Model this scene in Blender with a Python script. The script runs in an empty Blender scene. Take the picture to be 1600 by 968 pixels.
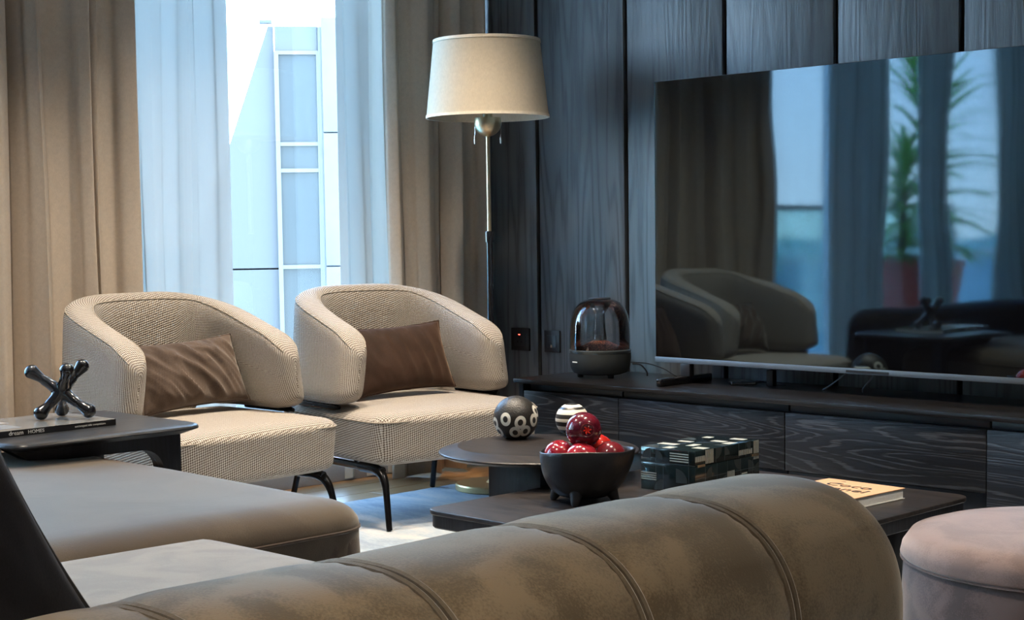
import bpy, bmesh, math, random
from mathutils import Vector, Matrix, noise as mnoise
PI = math.pi
random.seed(7)
scene = bpy.context.scene
COL = scene.collection

# ---------------------------------------------------------------- camera
cam_data = bpy.data.cameras.new('camera')
cam_data.sensor_width = 36.0
cam_data.lens = 2469.0 / 1600.0 * 36.0
cam_data.shift_y = 44.0 / 1600.0
cam_data.clip_start = 0.05
cam_data.clip_end = 3000
cam = bpy.data.objects.new('camera', cam_data)
COL.objects.link(cam)
_upc = Vector((-503, 36372, 2469)).normalized()
_xc = Vector((2499, -131, 2469)); _xc = (_xc - _xc.dot(_upc) * _upc).normalized()
_yc = _upc.cross(_xc)
cam.matrix_world = Matrix(((_xc.x, _xc.y, _xc.z, 0), (_yc.x, _yc.y, _yc.z, 0), (_upc.x, _upc.y, _upc.z, 1.06), (0, 0, 0, 1)))
scene.camera = cam

# ---------------------------------------------------------------- world, sun, exposure
SKY_STRENGTH = 8.2
world = bpy.data.worlds.new('world'); scene.world = world
world.use_nodes = True
wn = world.node_tree; wn.nodes.clear()
w_out = wn.nodes.new('ShaderNodeOutputWorld'); w_bg = wn.nodes.new('ShaderNodeBackground')
w_tc = wn.nodes.new('ShaderNodeTexCoord'); w_sep = wn.nodes.new('ShaderNodeSeparateXYZ'); w_ramp = wn.nodes.new('ShaderNodeValToRGB')
wn.links.new(w_tc.outputs['Generated'], w_sep.inputs[0]); wn.links.new(w_sep.outputs['Z'], w_ramp.inputs[0])
els = w_ramp.color_ramp.elements
els[0].position = 0.0; els[0].color = (0.68, 0.82, 0.94, 1)
els[1].position = 0.9; els[1].color = (0.16, 0.40, 0.85, 1)
e = els.new(0.12); e.color = (0.53, 0.75, 1.0, 1)
wn.links.new(w_ramp.outputs[0], w_bg.inputs[0]); w_bg.inputs[1].default_value = SKY_STRENGTH
wn.links.new(w_bg.outputs[0], w_out.inputs[0])
sun_d = bpy.data.lights.new('sun', 'SUN'); sun_d.energy = 1.6; sun_d.angle = 0.01; sun_d.color = (1.0, 0.93, 0.82)
sun = bpy.data.objects.new('sun', sun_d); COL.objects.link(sun)
sun.rotation_euler = Vector((0.42, -0.30, 0.86)).to_track_quat('Z', 'Y').to_euler(); sun.location = (3, -3, 9)
vs = scene.view_settings
vs.view_transform = 'Standard'; vs.look = 'None'; vs.gamma = 1.0; vs.use_curve_mapping = False
vs.exposure = 1.36
LAMP_WATTS = 84.0

# ---------------------------------------------------------------- object helpers
def thing(name, label, cat, loc=(0, 0, 0), rz=0.0, group=None):
    o = bpy.data.objects.new(name, None); COL.objects.link(o)
    o.location = loc; o.rotation_euler = (0, 0, rz); o.empty_display_size = 0.05
    tag(o, label, cat, group); return o
def tag(o, label=None, cat=None, group=None, kind=None):
    if label: o['label'] = label
    if cat: o['category'] = cat
    if group: o['group'] = group
    if kind: o['kind'] = kind
    return o
def link_mesh(name, me, mat=None, parent=None, smooth=True, sharp=35):
    if mat is not None:
        for m in (mat if isinstance(mat, (list, tuple)) else [mat]): me.materials.append(m)
    if smooth:
        me.polygons.foreach_set('use_smooth', [True] * len(me.polygons))
        if sharp: me.set_sharp_from_angle(angle=math.radians(sharp))
    o = bpy.data.objects.new(name, me); COL.objects.link(o)
    if parent: o.parent = parent
    return o
def obj(name, bm, mat=None, parent=None, smooth=True, sharp=35):
    me = bpy.data.meshes.new(name); bm.to_mesh(me); bm.free()
    return link_mesh(name, me, mat, parent, smooth, sharp)
def struct(name, bm, mat, parent=None, sharp=35):
    o = obj(name, bm, mat, parent, True, sharp)
    if parent is None: o['kind'] = 'structure'
    return o
def box(bm, x0, x1, y0, y1, z0, z1, bev=0.0, seg=2):
    r = bmesh.ops.create_cube(bm, size=1.0)
    vsx = r['verts']
    for v in vsx:
        v.co = Vector(((x0 + x1) / 2 + v.co.x * (x1 - x0), (y0 + y1) / 2 + v.co.y * (y1 - y0), (z0 + z1) / 2 + v.co.z * (z1 - z0)))
    if bev > 0:
        es = list({e for v in vsx for e in v.link_edges})
        bmesh.ops.bevel(bm, geom=es, offset=bev, segments=seg, affect='EDGES', profile=0.5)
def bx(x0, x1, y0, y1, z0, z1, bev=0.0, seg=2):
    bm = bmesh.new(); box(bm, x0, x1, y0, y1, z0, z1, bev, seg); return bm
def quad(bm, pts):
    return bm.faces.new([bm.verts.new(p) for p in pts])
def loft(rings, closed=True, caps=True, bm=None, uv=True, loop=False):
    """rings: list of equally long point lists"""
    if bm is None: bm = bmesh.new()
    lay = bm.loops.layers.uv.verify() if uv else None
    n = len(rings[0]); V = [[bm.verts.new(p) for p in r] for r in rings]
    us = [0.0]
    for i in range(1, len(rings)):
        us.append(us[-1] + sum((Vector(rings[i][k]) - Vector(rings[i - 1][k])).length for k in range(0, n, max(1, n // 8))) / len(range(0, n, max(1, n // 8))))
    vv = []
    for r in rings:
        a = [0.0]
        for k in range(1, n + 1): a.append(a[-1] + (Vector(r[k % n]) - Vector(r[k - 1])).length)
        vv.append(a)
    mid = vv[len(vv) // 2]
    R = len(rings)
    for i in range(R if loop else R - 1):
        j = (i + 1) % R
        for k in range(n if closed else n - 1):
            k2 = (k + 1) % n
            try: f = bm.faces.new((V[i][k], V[j][k], V[j][k2], V[i][k2]))
            except ValueError: continue
            if lay:
                uj = us[j] if j else us[-1] + (us[-1] - us[-2])
                for l, q in zip(f.loops, ((us[i], mid[k]), (uj, mid[k]), (uj, mid[k + 1]), (us[i], mid[k + 1]))): l[lay].uv = q
    if caps and closed and not loop:
        for r, rev in ((V[0], False), (V[-1], True)):
            f = bm.faces.new(r if not rev else r[::-1])
            if lay:
                nn = f.normal if f.normal.length else Vector((0, 0, 1))
                for l in f.loops: l[lay].uv = (l.vert.co.y, l.vert.co.z)
    bmesh.ops.recalc_face_normals(bm, faces=bm.faces)
    return bm
def lathe(prof, seg=48, bm=None, cx=0, cy=0, a0=0, a1=2 * PI):
    """prof: (r,z) list"""
    rings = []
    for k in range(seg):
        a = 2 * PI * k / seg
        rings.append([(cx + r * math.cos(a), cy + r * math.sin(a), z) for r, z in prof])
    bm = loft(rings, closed=False, caps=False, bm=bm, loop=True)
    bmesh.ops.remove_doubles(bm, verts=bm.verts, dist=1e-6)
    bmesh.ops.recalc_face_normals(bm, faces=bm.faces)
    return bm
def tube(path, rad, seg=10, bm=None, closed_path=False, squash=None):
    pts = [Vector(p) for p in path]; n = len(pts)
    rads = rad if isinstance(rad, (list, tuple)) else [rad] * n
    rings = []; prevn = None
    for i, p in enumerate(pts):
        if closed_path: t = pts[(i + 1) % n] - pts[i - 1]
        else: t = pts[min(i + 1, n - 1)] - pts[max(i - 1, 0)]
        t = t.normalized() if t.length > 1e-9 else Vector((0, 0, 1))
        if prevn is None:
            a = Vector((0, 0, 1)) if abs(t.z) < 0.9 else Vector((1, 0, 0))
            nn = (a - a.dot(t) * t).normalized()
        else: nn = (prevn - prevn.dot(t) * t).normalized()
        prevn = nn; b = t.cross(nn)
        s1, s2 = squash if squash else (1, 1)
        rings.append([tuple(p + rads[i] * (s1 * math.cos(2 * PI * k / seg) * nn + s2 * math.sin(2 * PI * k / seg) * b)) for k in range(seg)])
    return loft(rings, True, not closed_path, bm, True, closed_path)
def smooth_path(pts, sub=8):
    P = [Vector(p) for p in pts]; out = []
    for i in range(len(P) - 1):
        p0 = P[max(i - 1, 0)]; p1 = P[i]; p2 = P[i + 1]; p3 = P[min(i + 2, len(P) - 1)]
        for s in range(sub):
            t = s / sub
            out.append(0.5 * ((2 * p1) + (-p0 + p2) * t + (2 * p0 - 5 * p1 + 4 * p2 - p3) * t * t + (-p0 + 3 * p1 - 3 * p2 + p3) * t ** 3))
    out.append(P[-1]); return out
def fillet(pts, r, n=6):
    P = [Vector(p) for p in pts]; out = [P[0]]
    for i in range(1, len(P) - 1):
        a = (P[i - 1] - P[i]); b = (P[i + 1] - P[i]); rr = min(r, a.length * .49, b.length * .49)
        A = P[i] + a.normalized() * rr; B = P[i] + b.normalized() * rr
        for k in range(n + 1):
            t = k / n; out.append((1 - t) ** 2 * A + 2 * t * (1 - t) * P[i] + t * t * B)
    out.append(P[-1]); return out
def rrect(cx, cy, hx, hy, r, n=6):
    out = []
    for (sx, sy, a0) in ((1, 1, 0), (-1, 1, 90), (-1, -1, 180), (1, -1, 270)):
        for k in range(n + 1):
            a = math.radians(a0 + 90 * k / n)
            out.append((cx + sx * (hx - r) + r * math.cos(a), cy + sy * (hy - r) + r * math.sin(a)))
    return out
def plate(outline, z0, z1, bev_top=0.0, bev_bot=0.0, bm=None, steps=3):
    """outline list of (x,y) ccw; chamfered/rounded slab"""
    n = len(outline); c = Vector((sum(p[0] for p in outline) / n, sum(p[1] for p in outline) / n))
    def inset(d):
        out = []
        for i in range(n):
            a = Vector(outline[i - 1]); b = Vector(outline[i]); d2 = Vector(outline[(i + 1) % n])
            t = (d2 - a); t = t.normalized() if t.length > 1e-9 else Vector((1, 0))
            nn = Vector((-t.y, t.x)); out.append((b.x + nn.x * d, b.y + nn.y * d))
        return out
    rings = []
    hb = bev_bot if isinstance(bev_bot, tuple) else (bev_bot, bev_bot)
    ht = bev_top if isinstance(bev_top, tuple) else (bev_top, bev_top)
    if hb[0] > 0: rings.append([(x, y, z0) for x, y in inset(hb[0])]); rings.append([(x, y, z0 + hb[1]) for x, y in outline])
    else: rings.append([(x, y, z0) for x, y in outline])
    if ht[0] > 0:
        for k in range(steps + 1):
            a = PI / 2 * k / steps
            rings.append([(x, y, z1 - ht[1] + ht[1] * math.sin(a)) for x, y in inset(ht[0] * (1 - math.cos(a)))])
    else: rings.append([(x, y, z1) for x, y in outline])
    return loft(rings, True, True, bm)
def soft_box(hx, hy, hz, r, cuts=18, crown=0.0, fn=None, box_uv=True):
    bm = bmesh.new(); bmesh.ops.create_cube(bm, size=2.0)
    bmesh.ops.subdivide_edges(bm, edges=bm.edges[:], cuts=cuts, use_grid_fill=True)
    rx = r if isinstance(r, tuple) else (r, r, r)
    # warp parameter so vertices gather in the rounded zone
    H = (hx, hy, hz)
    fdir = {v: None for v in bm.verts}
    for v in bm.verts:
        p = []
        for i in range(3):
            c = v.co[i]; ir = (H[i] - rx[i]) / H[i]
            ac = abs(c)
            g = 0.72
            m = ac / g * ir if ac < g else ir + (ac - g) / (1 - g) * (1 - ir)
            p.append(math.copysign(m * H[i], c))
        inner = [max(-(H[i] - rx[i]), min(H[i] - rx[i], p[i])) for i in range(3)]
        d = Vector([(p[i] - inner[i]) / rx[i] for i in range(3)])
        mx = max(abs(d.x), abs(d.y), abs(d.z))
        if d.length > 1e-9:
            d = d.normalized() * mx
            p = [inner[i] + d[i] * rx[i] for i in range(3)]
        v.co = Vector(p)
        if crown and v.co.z > 0:
            v.co.z += crown * max(0, 1 - (v.co.x / hx) ** 2) * max(0, 1 - (v.co.y / hy) ** 2) * (v.co.z / hz)
        if fn: v.co = fn(v.co)
    bm.normal_update()
    if box_uv: set_box_uv(bm)
    return bm
def set_box_uv(bm):
    lay = bm.loops.layers.uv.verify()
    for f in bm.faces:
        n = f.normal; a = max(range(3), key=lambda i: abs(n[i]))
        for l in f.loops:
            c = l.vert.co
            l[lay].uv = (c.y, c.z) if a == 0 else ((c.x, c.z) if a == 1 else (c.x, c.y))
def text_mesh(name, s, size, mat, parent, M, extrude=0.0003, align='LEFT', sx=1.0):
    cu = bpy.data.curves.new(name, 'FONT'); cu.body = s; cu.size = size; cu.extrude = extrude; cu.align_x = align
    cu.resolution_u = 3
    t = bpy.data.objects.new(name, cu); COL.objects.link(t)
    bpy.context.view_layer.update()
    me = bpy.data.meshes.new_from_object(t.evaluated_get(bpy.context.evaluated_depsgraph_get()))
    bpy.data.objects.remove(t); bpy.data.curves.remove(cu)
    me.name = name
    me.transform(Matrix.Diagonal((sx, 1, 1, 1))); me.transform(M); me.materials.clear()
    return link_mesh(name, me, mat, parent, smooth=False)

# ---------------------------------------------------------------- material helpers
class NT:
    def __init__(s, name):
        s.m = bpy.data.materials.new(name); s.m.use_nodes = True; s.t = s.m.node_tree; s.t.nodes.clear()
        s.out = s.t.nodes.new('ShaderNodeOutputMaterial')
    def n(s, typ, **kw):
        nd = s.t.nodes.new('ShaderNode' + typ)
        for k, v in kw.items():
            if k.startswith('i_'):
                key = k[2:]
                nd.inputs[int(key) if key.isdigit() else key.replace('_', ' ')].default_value = v
            else: setattr(nd, k, v)
        return nd
    def l(s, a, b): s.t.links.new(a, b)
    def math(s, op, a, b=None, c=None):
        nd = s.t.nodes.new('ShaderNodeMath'); nd.operation = op
        for i, x in enumerate((a, b, c)):
            if x is None: continue
            if isinstance(x, (int, float)): nd.inputs[i].default_value = x
            else: s.l(x, nd.inputs[i])
        return nd.outputs[0]
    def bsdf(s, **kw):
        b = s.t.nodes.new('ShaderNodeBsdfPrincipled')
        for k, v in kw.items(): b.inputs[k.replace('_', ' ')].default_value = v
        s.l(b.outputs[0], s.out.inputs[0]); return b
    def ramp(s, fac, stops, interp='LINEAR'):
        r = s.t.nodes.new('ShaderNodeValToRGB'); r.color_ramp.interpolation = interp
        el = r.color_ramp.elements
        while len(el) < len(stops): el.new(0.5)
        for q, (p, c) in zip(el, stops): q.position = p; q.color = (*c, 1) if len(c) == 3 else c
        s.l(fac, r.inputs[0]); return r.outputs[0]
    def bump(s, h, strength, dist, target, normal=None):
        b = s.t.nodes.new('ShaderNodeBump'); b.inputs['Strength'].default_value = strength; b.inputs['Distance'].default_value = dist
        s.l(h, b.inputs['Height'])
        if normal: s.l(normal, b.inputs['Normal'])
        if target: s.l(b.outputs[0], target.inputs['Normal'])
        return b.outputs[0]
    def pos(s, scale=(1, 1, 1), rot=(0, 0, 0), obj_space=False):
        mp = s.t.nodes.new('ShaderNodeMapping'); mp.inputs['Scale'].default_value = scale; mp.inputs['Rotation'].default_value = rot
        if obj_space: src = s.t.nodes.new('ShaderNodeTexCoord').outputs['Object']
        else: src = s.t.nodes.new('ShaderNodeNewGeometry').outputs['Position']
        s.l(src, mp.inputs[0]); return mp.outputs[0]
    def noise(s, vec, scale=1.0, detail=2.0, rough=0.5, dist=0.0):
        nd = s.t.nodes.new('ShaderNodeTexNoise'); nd.inputs['Scale'].default_value = scale; nd.inputs['Detail'].default_value = detail
        nd.inputs['Roughness'].default_value = rough; nd.inputs['Distortion'].default_value = dist
        s.l(vec, nd.inputs['Vector']); return nd.outputs[0]
def plain(name, col, rough=0.5, metal=0.0, spec=0.5, coat=0.0, grain=0.0, gscale=300):
    t = NT(name); b = t.bsdf(Base_Color=(*col, 1), Roughness=rough, Metallic=metal); b.inputs['Specular IOR Level'].default_value = spec
    b.inputs['Coat Weight'].default_value = coat; b.inputs['Coat Roughness'].default_value = 0.08
    nz = t.noise(t.pos(obj_space=True), gscale, 2)
    if grain: t.bump(nz, 0.5, grain, b)
    else:
        c = t.ramp(nz, [(0.3, tuple(x * 0.94 for x in col)), (0.7, tuple(min(1, x * 1.05) for x in col))]); t.l(c, b.inputs['Base Color'])
    return t.m
def black_wood(name, along='Z', base=(0.016, 0.019, 0.025), line=(0.006, 0.007, 0.010), K=16.0, rough=0.36, big=1.0, bump=0.0006, lo=0.22, hi=0.42, spec=0.5):
    """dark stained oak: cathedral figure from contour lines of a stretched noise"""
    t = NT(name); b = t.bsdf(Roughness=rough); b.inputs['Specular IOR Level'].default_value = spec
    sc = {'Z': (8.0, 8.0, 0.50), 'X': (0.75, 5.0, 8.5), 'Y': (5.0, 0.6, 5.0)}[along]
    fine = {'Z': (260, 260, 9), 'X': (9, 260, 260), 'Y': (260, 9, 260)}[along]
    v = t.pos(tuple(x * big for x in sc))
    nz = t.noise(v, 1.0, 1.5, 0.4, 0.25)
    w = t.math('SINE', t.math('MULTIPLY', nz, 2 * PI * K))
    fib = t.noise(t.pos(fine), 1.0, 2, 0.6)
    w2 = t.math('ADD', t.math('MULTIPLY', w, 0.5), t.math('MULTIPLY', t.math('SUBTRACT', fib, 0.5), 1.1))
    c = t.ramp(t.math('ADD', t.math('MULTIPLY', w2, 0.5), 0.5), [(lo, line), (hi, base), (0.9, tuple(x * 1.35 for x in base))])
    t.l(c, b.inputs['Base Color'])
    t.bump(t.math('ADD', w2, t.math('MULTIPLY', fib, 1.0)), 0.6, bump, b)
    return t.m
def velvet(name, col, col2=None, sheen=0.6, nap=1.0, scale=7.0, rough=0.75, tint=(1, 0.93, 0.84)):
    t = NT(name); b = t.bsdf(Roughness=rough)
    b.inputs['Specular IOR Level'].default_value = 0.2
    col2 = col2 or tuple(x * 0.72 for x in col)
    a = t.noise(t.pos((1, 1, 1), obj_space=True), scale, 3, 0.55, 0.8)
    f = t.noise(t.pos((1, 1, 1), obj_space=True), 300, 3, 0.65)
    m = t.math('ADD', t.math('MULTIPLY', a, nap), t.math('MULTIPLY', t.math('SUBTRACT', f, 0.5), 0.45))
    t.l(t.ramp(m, [(0.40, col2), (0.58, col)]), b.inputs['Base Color'])
    b.inputs['Sheen Weight'].default_value = sheen; b.inputs['Sheen Roughness'].default_value = 0.42; b.inputs['Sheen Tint'].default_value = (*tint, 1)
    t.bump(t.math('ADD', t.math('MULTIPLY', f, 0.4), a), 0.35, 0.0022, b)
    return t.m
def weave(name, light, dark, period=0.0105):
    t = NT(name); b = t.bsdf(Roughness=0.85); b.inputs['Specular IOR Level'].default_value = 0.15
    uv = t.n('UVMap'); mp = t.n('Mapping'); mp.inputs['Rotation'].default_value = (0, 0, 0.62)
    nz = t.noise(t.pos(obj_space=True), 40, 2); 
    t.l(uv.outputs[0], mp.inputs[0]); sp = t.n('SeparateXYZ'); t.l(mp.outputs[0], sp.inputs[0])
    k = 2 * PI / period
    u = t.math('ADD', t.math('MULTIPLY', sp.outputs[0], k), t.math('MULTIPLY', nz, 1.6)); v = t.math('ADD', t.math('MULTIPLY', sp.outputs[1], k * 0.82), t.math('MULTIPLY', nz, 1.3))
    h = t.math('MULTIPLY', t.math('SINE', u), t.math('SINE', v))
    fz = t.noise(t.pos(obj_space=True), 500, 2)
    hh = t.math('ADD', t.math('MULTIPLY', h, 0.5), t.math('MULTIPLY', fz, 0.5))
    t.l(t.ramp(hh, [(-0.0, dark), (0.24, tuple((a + c) / 2 for a, c in zip(light, dark))), (0.42, light)]), b.inputs['Base Color'])
    t.bump(hh, 0.8, 0.0028, b)
    b.inputs['Sheen Weight'].default_value = 0.15
    return t.m
def fabric(name, col, rough=0.9, scale=900, amp=0.12, sheen=0.1, trans=0.0):
    t = NT(name); b = t.bsdf(Roughness=rough); b.inputs['Specular IOR Level'].default_value = 0.15
    f = t.noise(t.pos((1, 1, 0.15), obj_space=True), scale, 2)
    g = t.noise(t.pos((1, 1, 1), obj_space=True), 60, 3)
    s = t.math('ADD', t.math('MULTIPLY', f, 0.6), t.math('MULTIPLY', g, 0.4))
    t.l(t.ramp(s, [(0.3, tuple(x * (1 - amp) for x in col)), (0.7, tuple(min(1, x * (1 + amp)) for x in col))]), b.inputs['Base Color'])
    t.bump(f, 0.3, 0.0006, b); b.inputs['Sheen Weight'].default_value = sheen
    if trans:
        tr = t.n('BsdfTranslucent'); tr.inputs[0].default_value = (*col, 1); mx = t.n('MixShader'); mx.inputs[0].default_value = trans
        t.l(b.outputs[0], mx.inputs[1]); t.l(tr.outputs[0], mx.inputs[2]); t.l(mx.outputs[0], t.out.inputs[0])
    return t.m
def sheer(name, col, open_=0.3, trans=0.5):
    t = NT(name); d = t.n('BsdfDiffuse'); d.inputs[0].default_value = (*col, 1)
    tr = t.n('BsdfTranslucent'); tp = t.n('BsdfTransparent'); tp.inputs[0].default_value = (0.97, 0.985, 1, 1)
    f = t.noise(t.pos((1, 1, 0.02)), 500, 2)
    t.l(t.ramp(f, [(0.35, tuple(x * 0.93 for x in col)), (0.65, col)]), tr.inputs[0])
    m1 = t.n('MixShader'); m1.inputs[0].default_value = trans; m2 = t.n('MixShader'); m2.inputs[0].default_value = open_
    t.l(d.outputs[0], m1.inputs[1]); t.l(tr.outputs[0], m1.inputs[2]); t.l(m1.outputs[0], m2.inputs[1]); t.l(tp.outputs[0], m2.inputs[2])
    t.l(m2.outputs[0], t.out.inputs[0]); return t.m
def thin_glass(name, tint=(0.9, 0.95, 0.97), ior=1.45, boost=1.0, rough=0.0):
    t = NT(name); tp = t.n('BsdfTransparent'); tp.inputs[0].default_value = (*tint, 1); g = t.n('BsdfGlossy'); g.inputs['Roughness'].default_value = rough
    fr = t.n('Fresnel'); fr.inputs[0].default_value = ior; mx = t.n('MixShader')
    t.l(t.math('MULTIPLY', fr.outputs[0], boost), mx.inputs[0]); t.l(tp.outputs[0], mx.inputs[1]); t.l(g.outputs[0], mx.inputs[2]); t.l(mx.outputs[0], t.out.inputs[0])
    return t.m
def emit(name, col, s):
    t = NT(name); e = t.n('Emission'); e.inputs[0].default_value = (*col, 1); e.inputs[1].default_value = s; t.l(e.outputs[0], t.out.inputs[0]); return t.m

M = {}
M['panel'] = black_wood('black_oak_panel', 'Z', base=(0.074, 0.082, 0.088), line=(0.030, 0.035, 0.039), rough=0.46, K=11, bump=0.0009, spec=1.0)
M['drawer'] = black_wood('black_oak_drawer', 'X', base=(0.006, 0.007, 0.010), line=(0.040, 0.044, 0.052), K=24, rough=0.42, lo=0.26, hi=0.34, spec=0.38)
M['cab'] = plain('charcoal_lacquer', (0.014, 0.017, 0.022), 0.35)
M['rail'] = plain('slate_lacquer_rail', (0.03, 0.042, 0.052), 0.4)
M['cabtop'] = black_wood('black_oak_top', 'X', base=(0.009, 0.008, 0.008), line=(0.005, 0.005, 0.005), rough=0.28, K=14, spec=0.35)
M['groove'] = plain('black_groove', (0.002, 0.002, 0.003), 0.8)
M['tabletop'] = black_wood('smoked_oak_tabletop', 'X', base=(0.022, 0.018, 0.017), line=(0.010, 0.009, 0.009), rough=0.36, K=12, big=1.6, bump=0.0003, spec=0.4)
M['tablebody'] = black_wood('smoked_oak_pedestal', 'Z', base=(0.006, 0.007, 0.011), line=(0.003, 0.004, 0.006), rough=0.42, K=12, big=1.6, bump=0.0003, spec=0.3)
M['sidetop'] = black_wood('side_table_oak', 'Y', base=(0.022, 0.025, 0.030), line=(0.012, 0.013, 0.016), rough=0.3, K=12, big=1.6, bump=0.0003)
M['weave'] = weave('oatmeal_weave', (0.58, 0.535, 0.475), (0.12, 0.085, 0.065))
M['piping'] = fabric('weave_piping', (0.33, 0.29, 0.24))
M['legs'] = plain('black_satin_metal', (0.012, 0.012, 0.014), 0.25, 0.6)
M['brown_velvet'] = velvet('mocha_velvet', (0.090, 0.062, 0.047), (0.056, 0.037, 0.028), 0.5, scale=6)
M['dark_brown_velvet'] = velvet('chocolate_velvet', (0.040, 0.020, 0.013), (0.026, 0.013, 0.008), 0.25, scale=6, tint=(1, 0.7, 0.5))
M['sofa'] = velvet('olive_taupe_velvet', (0.205, 0.152, 0.092), (0.105, 0.078, 0.046), 0.42, nap=1.0, scale=6.5)
M['chaise'] = velvet('taupe_velvet', (0.082, 0.063, 0.045), (0.062, 0.046, 0.033), 0.5, scale=4)
M['chaise_side'] = velvet('taupe_velvet_side', (0.075, 0.053, 0.042), (0.052, 0.037, 0.030), 0.35, scale=14)
M['seat'] = velvet('beige_velvet', (0.27, 0.215, 0.155), (0.21, 0.165, 0.12), 0.4, scale=6)
M['black_velvet'] = velvet('midnight_velvet', (0.014, 0.014, 0.018), (0.010, 0.010, 0.013), 0.10, scale=6, tint=(0.8, 0.85, 1))
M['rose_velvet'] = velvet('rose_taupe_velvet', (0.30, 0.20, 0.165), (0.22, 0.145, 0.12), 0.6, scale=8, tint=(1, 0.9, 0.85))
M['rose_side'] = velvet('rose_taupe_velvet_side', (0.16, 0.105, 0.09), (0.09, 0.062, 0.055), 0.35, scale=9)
M['drape'] = fabric('beige_drape', (0.56, 0.475, 0.385), sheen=0.1, trans=0.08)
M['sheer'] = sheer('white_sheer', (0.455, 0.43, 0.385), 0.004, 0.22)
M['shade'] = fabric('cream_shade_linen', (0.56, 0.49, 0.38), scale=500, trans=0.2)
M['shade_trim'] = fabric('cream_trim', (0.64, 0.57, 0.46), scale=500)
M['brass'] = plain('brushed_brass', (0.72, 0.58, 0.38), 0.36, 1.0)
M['brass2'] = plain('aged_brass', (0.66, 0.52, 0.28), 0.4, 1.0)
M['chrome'] = plain('satin_nickel', (0.6, 0.58, 0.55), 0.25, 1.0)
M['black'] = plain('black_plastic', (0.010, 0.010, 0.012), 0.4)
M['blackgloss'] = plain('black_gloss', (0.008, 0.008, 0.010), 0.12, coat=0.5)
M['white'] = plain('white_paint', (0.78, 0.78, 0.76), 0.6)
M['wall'] = plain('off_white_wall', (0.50, 0.47, 0.43), 0.8)
M['ceiling'] = plain('ceiling_white', (0.62, 0.60, 0.56), 0.9)
M['grey'] = plain('grey_baseboard', (0.30, 0.30, 0.31), 0.6)
M['frame'] = plain('white_window_frame', (0.70, 0.72, 0.74), 0.4)
M['silver'] = plain('silver_bar', (0.17, 0.20, 0.23), 0.42, 0.7)
M['glass'] = thin_glass('window_glass', (0.93, 0.97, 0.985), 1.45, 0.8)
M['cream_paint'] = plain('ivory_glaze', (0.72, 0.70, 0.62), 0.45)

# floor planks
t = NT('oak_plank'); b = t.bsdf(Roughness=0.32)
g = t.noise(t.pos((40, 2.5, 40)), 1.0, 3, 0.6, 0.3); oi = t.n('ObjectInfo')
mixv = t.math('ADD', t.math('MULTIPLY', g, 0.7), t.math('MULTIPLY', oi.outputs['Random'], 0.3))
t.l(t.ramp(mixv, [(0.25, (0.26, 0.135, 0.055)), (0.75, (0.46, 0.27, 0.13))]), b.inputs['Base Color']); t.bump(g, 0.3, 0.0003, b); M['plank'] = t.m
# rug
t = NT('blue_grey_rug'); b = t.bsdf(Roughness=0.95); b.inputs['Specular IOR Level'].default_value = 0.1
a = t.noise(t.pos((1.2, 3.0, 1)), 1.5, 5, 0.65, 0.6); f = t.noise(t.pos((60, 200, 60)), 1.0, 3)
s_ = t.math('ADD', t.math('MULTIPLY', a, 0.8), t.math('MULTIPLY', f, 0.2))
t.l(t.ramp(s_, [(0.36, (0.24, 0.29, 0.35)), (0.50, (0.36, 0.41, 0.46)), (0.60, (0.50, 0.49, 0.48))]), b.inputs['Base Color']); t.bump(s_, 0.8, 0.006, b)
M['rug'] = t.m
# tv screen
t = NT('tv_screen_glass'); b = t.bsdf(Base_Color=(0.003, 0.003, 0.004, 1), Roughness=0.035, IOR=2.0); b.inputs['Specular Tint'].default_value = (0.60, 0.84, 1.0, 1)
t.bump(t.noise(t.pos((1.6, 1, 0.8)), 1.6, 1.0), 0.10, 0.02, b); M['screen'] = t.m
# smoked dome
t = NT('smoked_dome'); tp = t.n('BsdfTransparent'); g = t.n('BsdfGlossy'); g.inputs['Roughness'].default_value = 0.02
fr = t.n('Fresnel'); fr.inputs[0].default_value = 1.5
lw = t.n('LayerWeight'); lw.inputs[0].default_value = 0.35
t.l(t.ramp(lw.outputs['Facing'], [(0.0, (0.84, 0.85, 0.86)), (0.75, (0.62, 0.63, 0.64)), (1.0, (0.22, 0.22, 0.23))]), tp.inputs[0])
mx = t.n('MixShader'); t.l(t.math('MULTIPLY', fr.outputs[0], 2.2), mx.inputs[0]); t.l(tp.outputs[0], mx.inputs[1]); t.l(g.outputs[0], mx.inputs[2]); t.l(mx.outputs[0], t.out.inputs[0]); M['dome'] = t.m
# amber speckle inside the speaker
t = NT('copper_speckle'); b = t.bsdf(Roughness=0.4, Metallic=0.6)
v = t.n('TexVoronoi'); v.inputs['Scale'].default_value = 170; t.l(t.pos(obj_space=True), v.inputs['Vector'])
t.l(t.ramp(v.outputs['Distance'], [(0.2, (0.9, 0.32, 0.16)), (0.5, (0.12, 0.035, 0.02))]), b.inputs['Base Color']); M['speckle'] = t.m
# apples
def apple_mat(name, c1, c2):
    t = NT(name); b = t.bsdf(Roughness=0.16); b.inputs['Coat Weight'].default_value = 0.6; b.inputs['Coat Roughness'].default_value = 0.05
    a = t.noise(t.pos((1, 1, 0.5), obj_space=True), 22, 3, 0.6)
    t.l(t.ramp(a, [(0.35, c1), (0.65, c2)]), b.inputs['Base Color']); t.bump(a, 0.3, 0.003, b); return t.m
M['plum'] = apple_mat('plum_red_glaze', (0.060, 0.004, 0.012), (0.13, 0.010, 0.022))
M['crimson'] = apple_mat('crimson_glaze', (0.20, 0.008, 0.018), (0.33, 0.018, 0.030))
M['garnet'] = apple_mat('garnet_glaze', (0.09, 0.008, 0.012), (0.16, 0.014, 0.020))
M['scarlet'] = apple_mat('scarlet_glaze', (0.42, 0.016, 0.010), (0.55, 0.03, 0.02))

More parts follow.
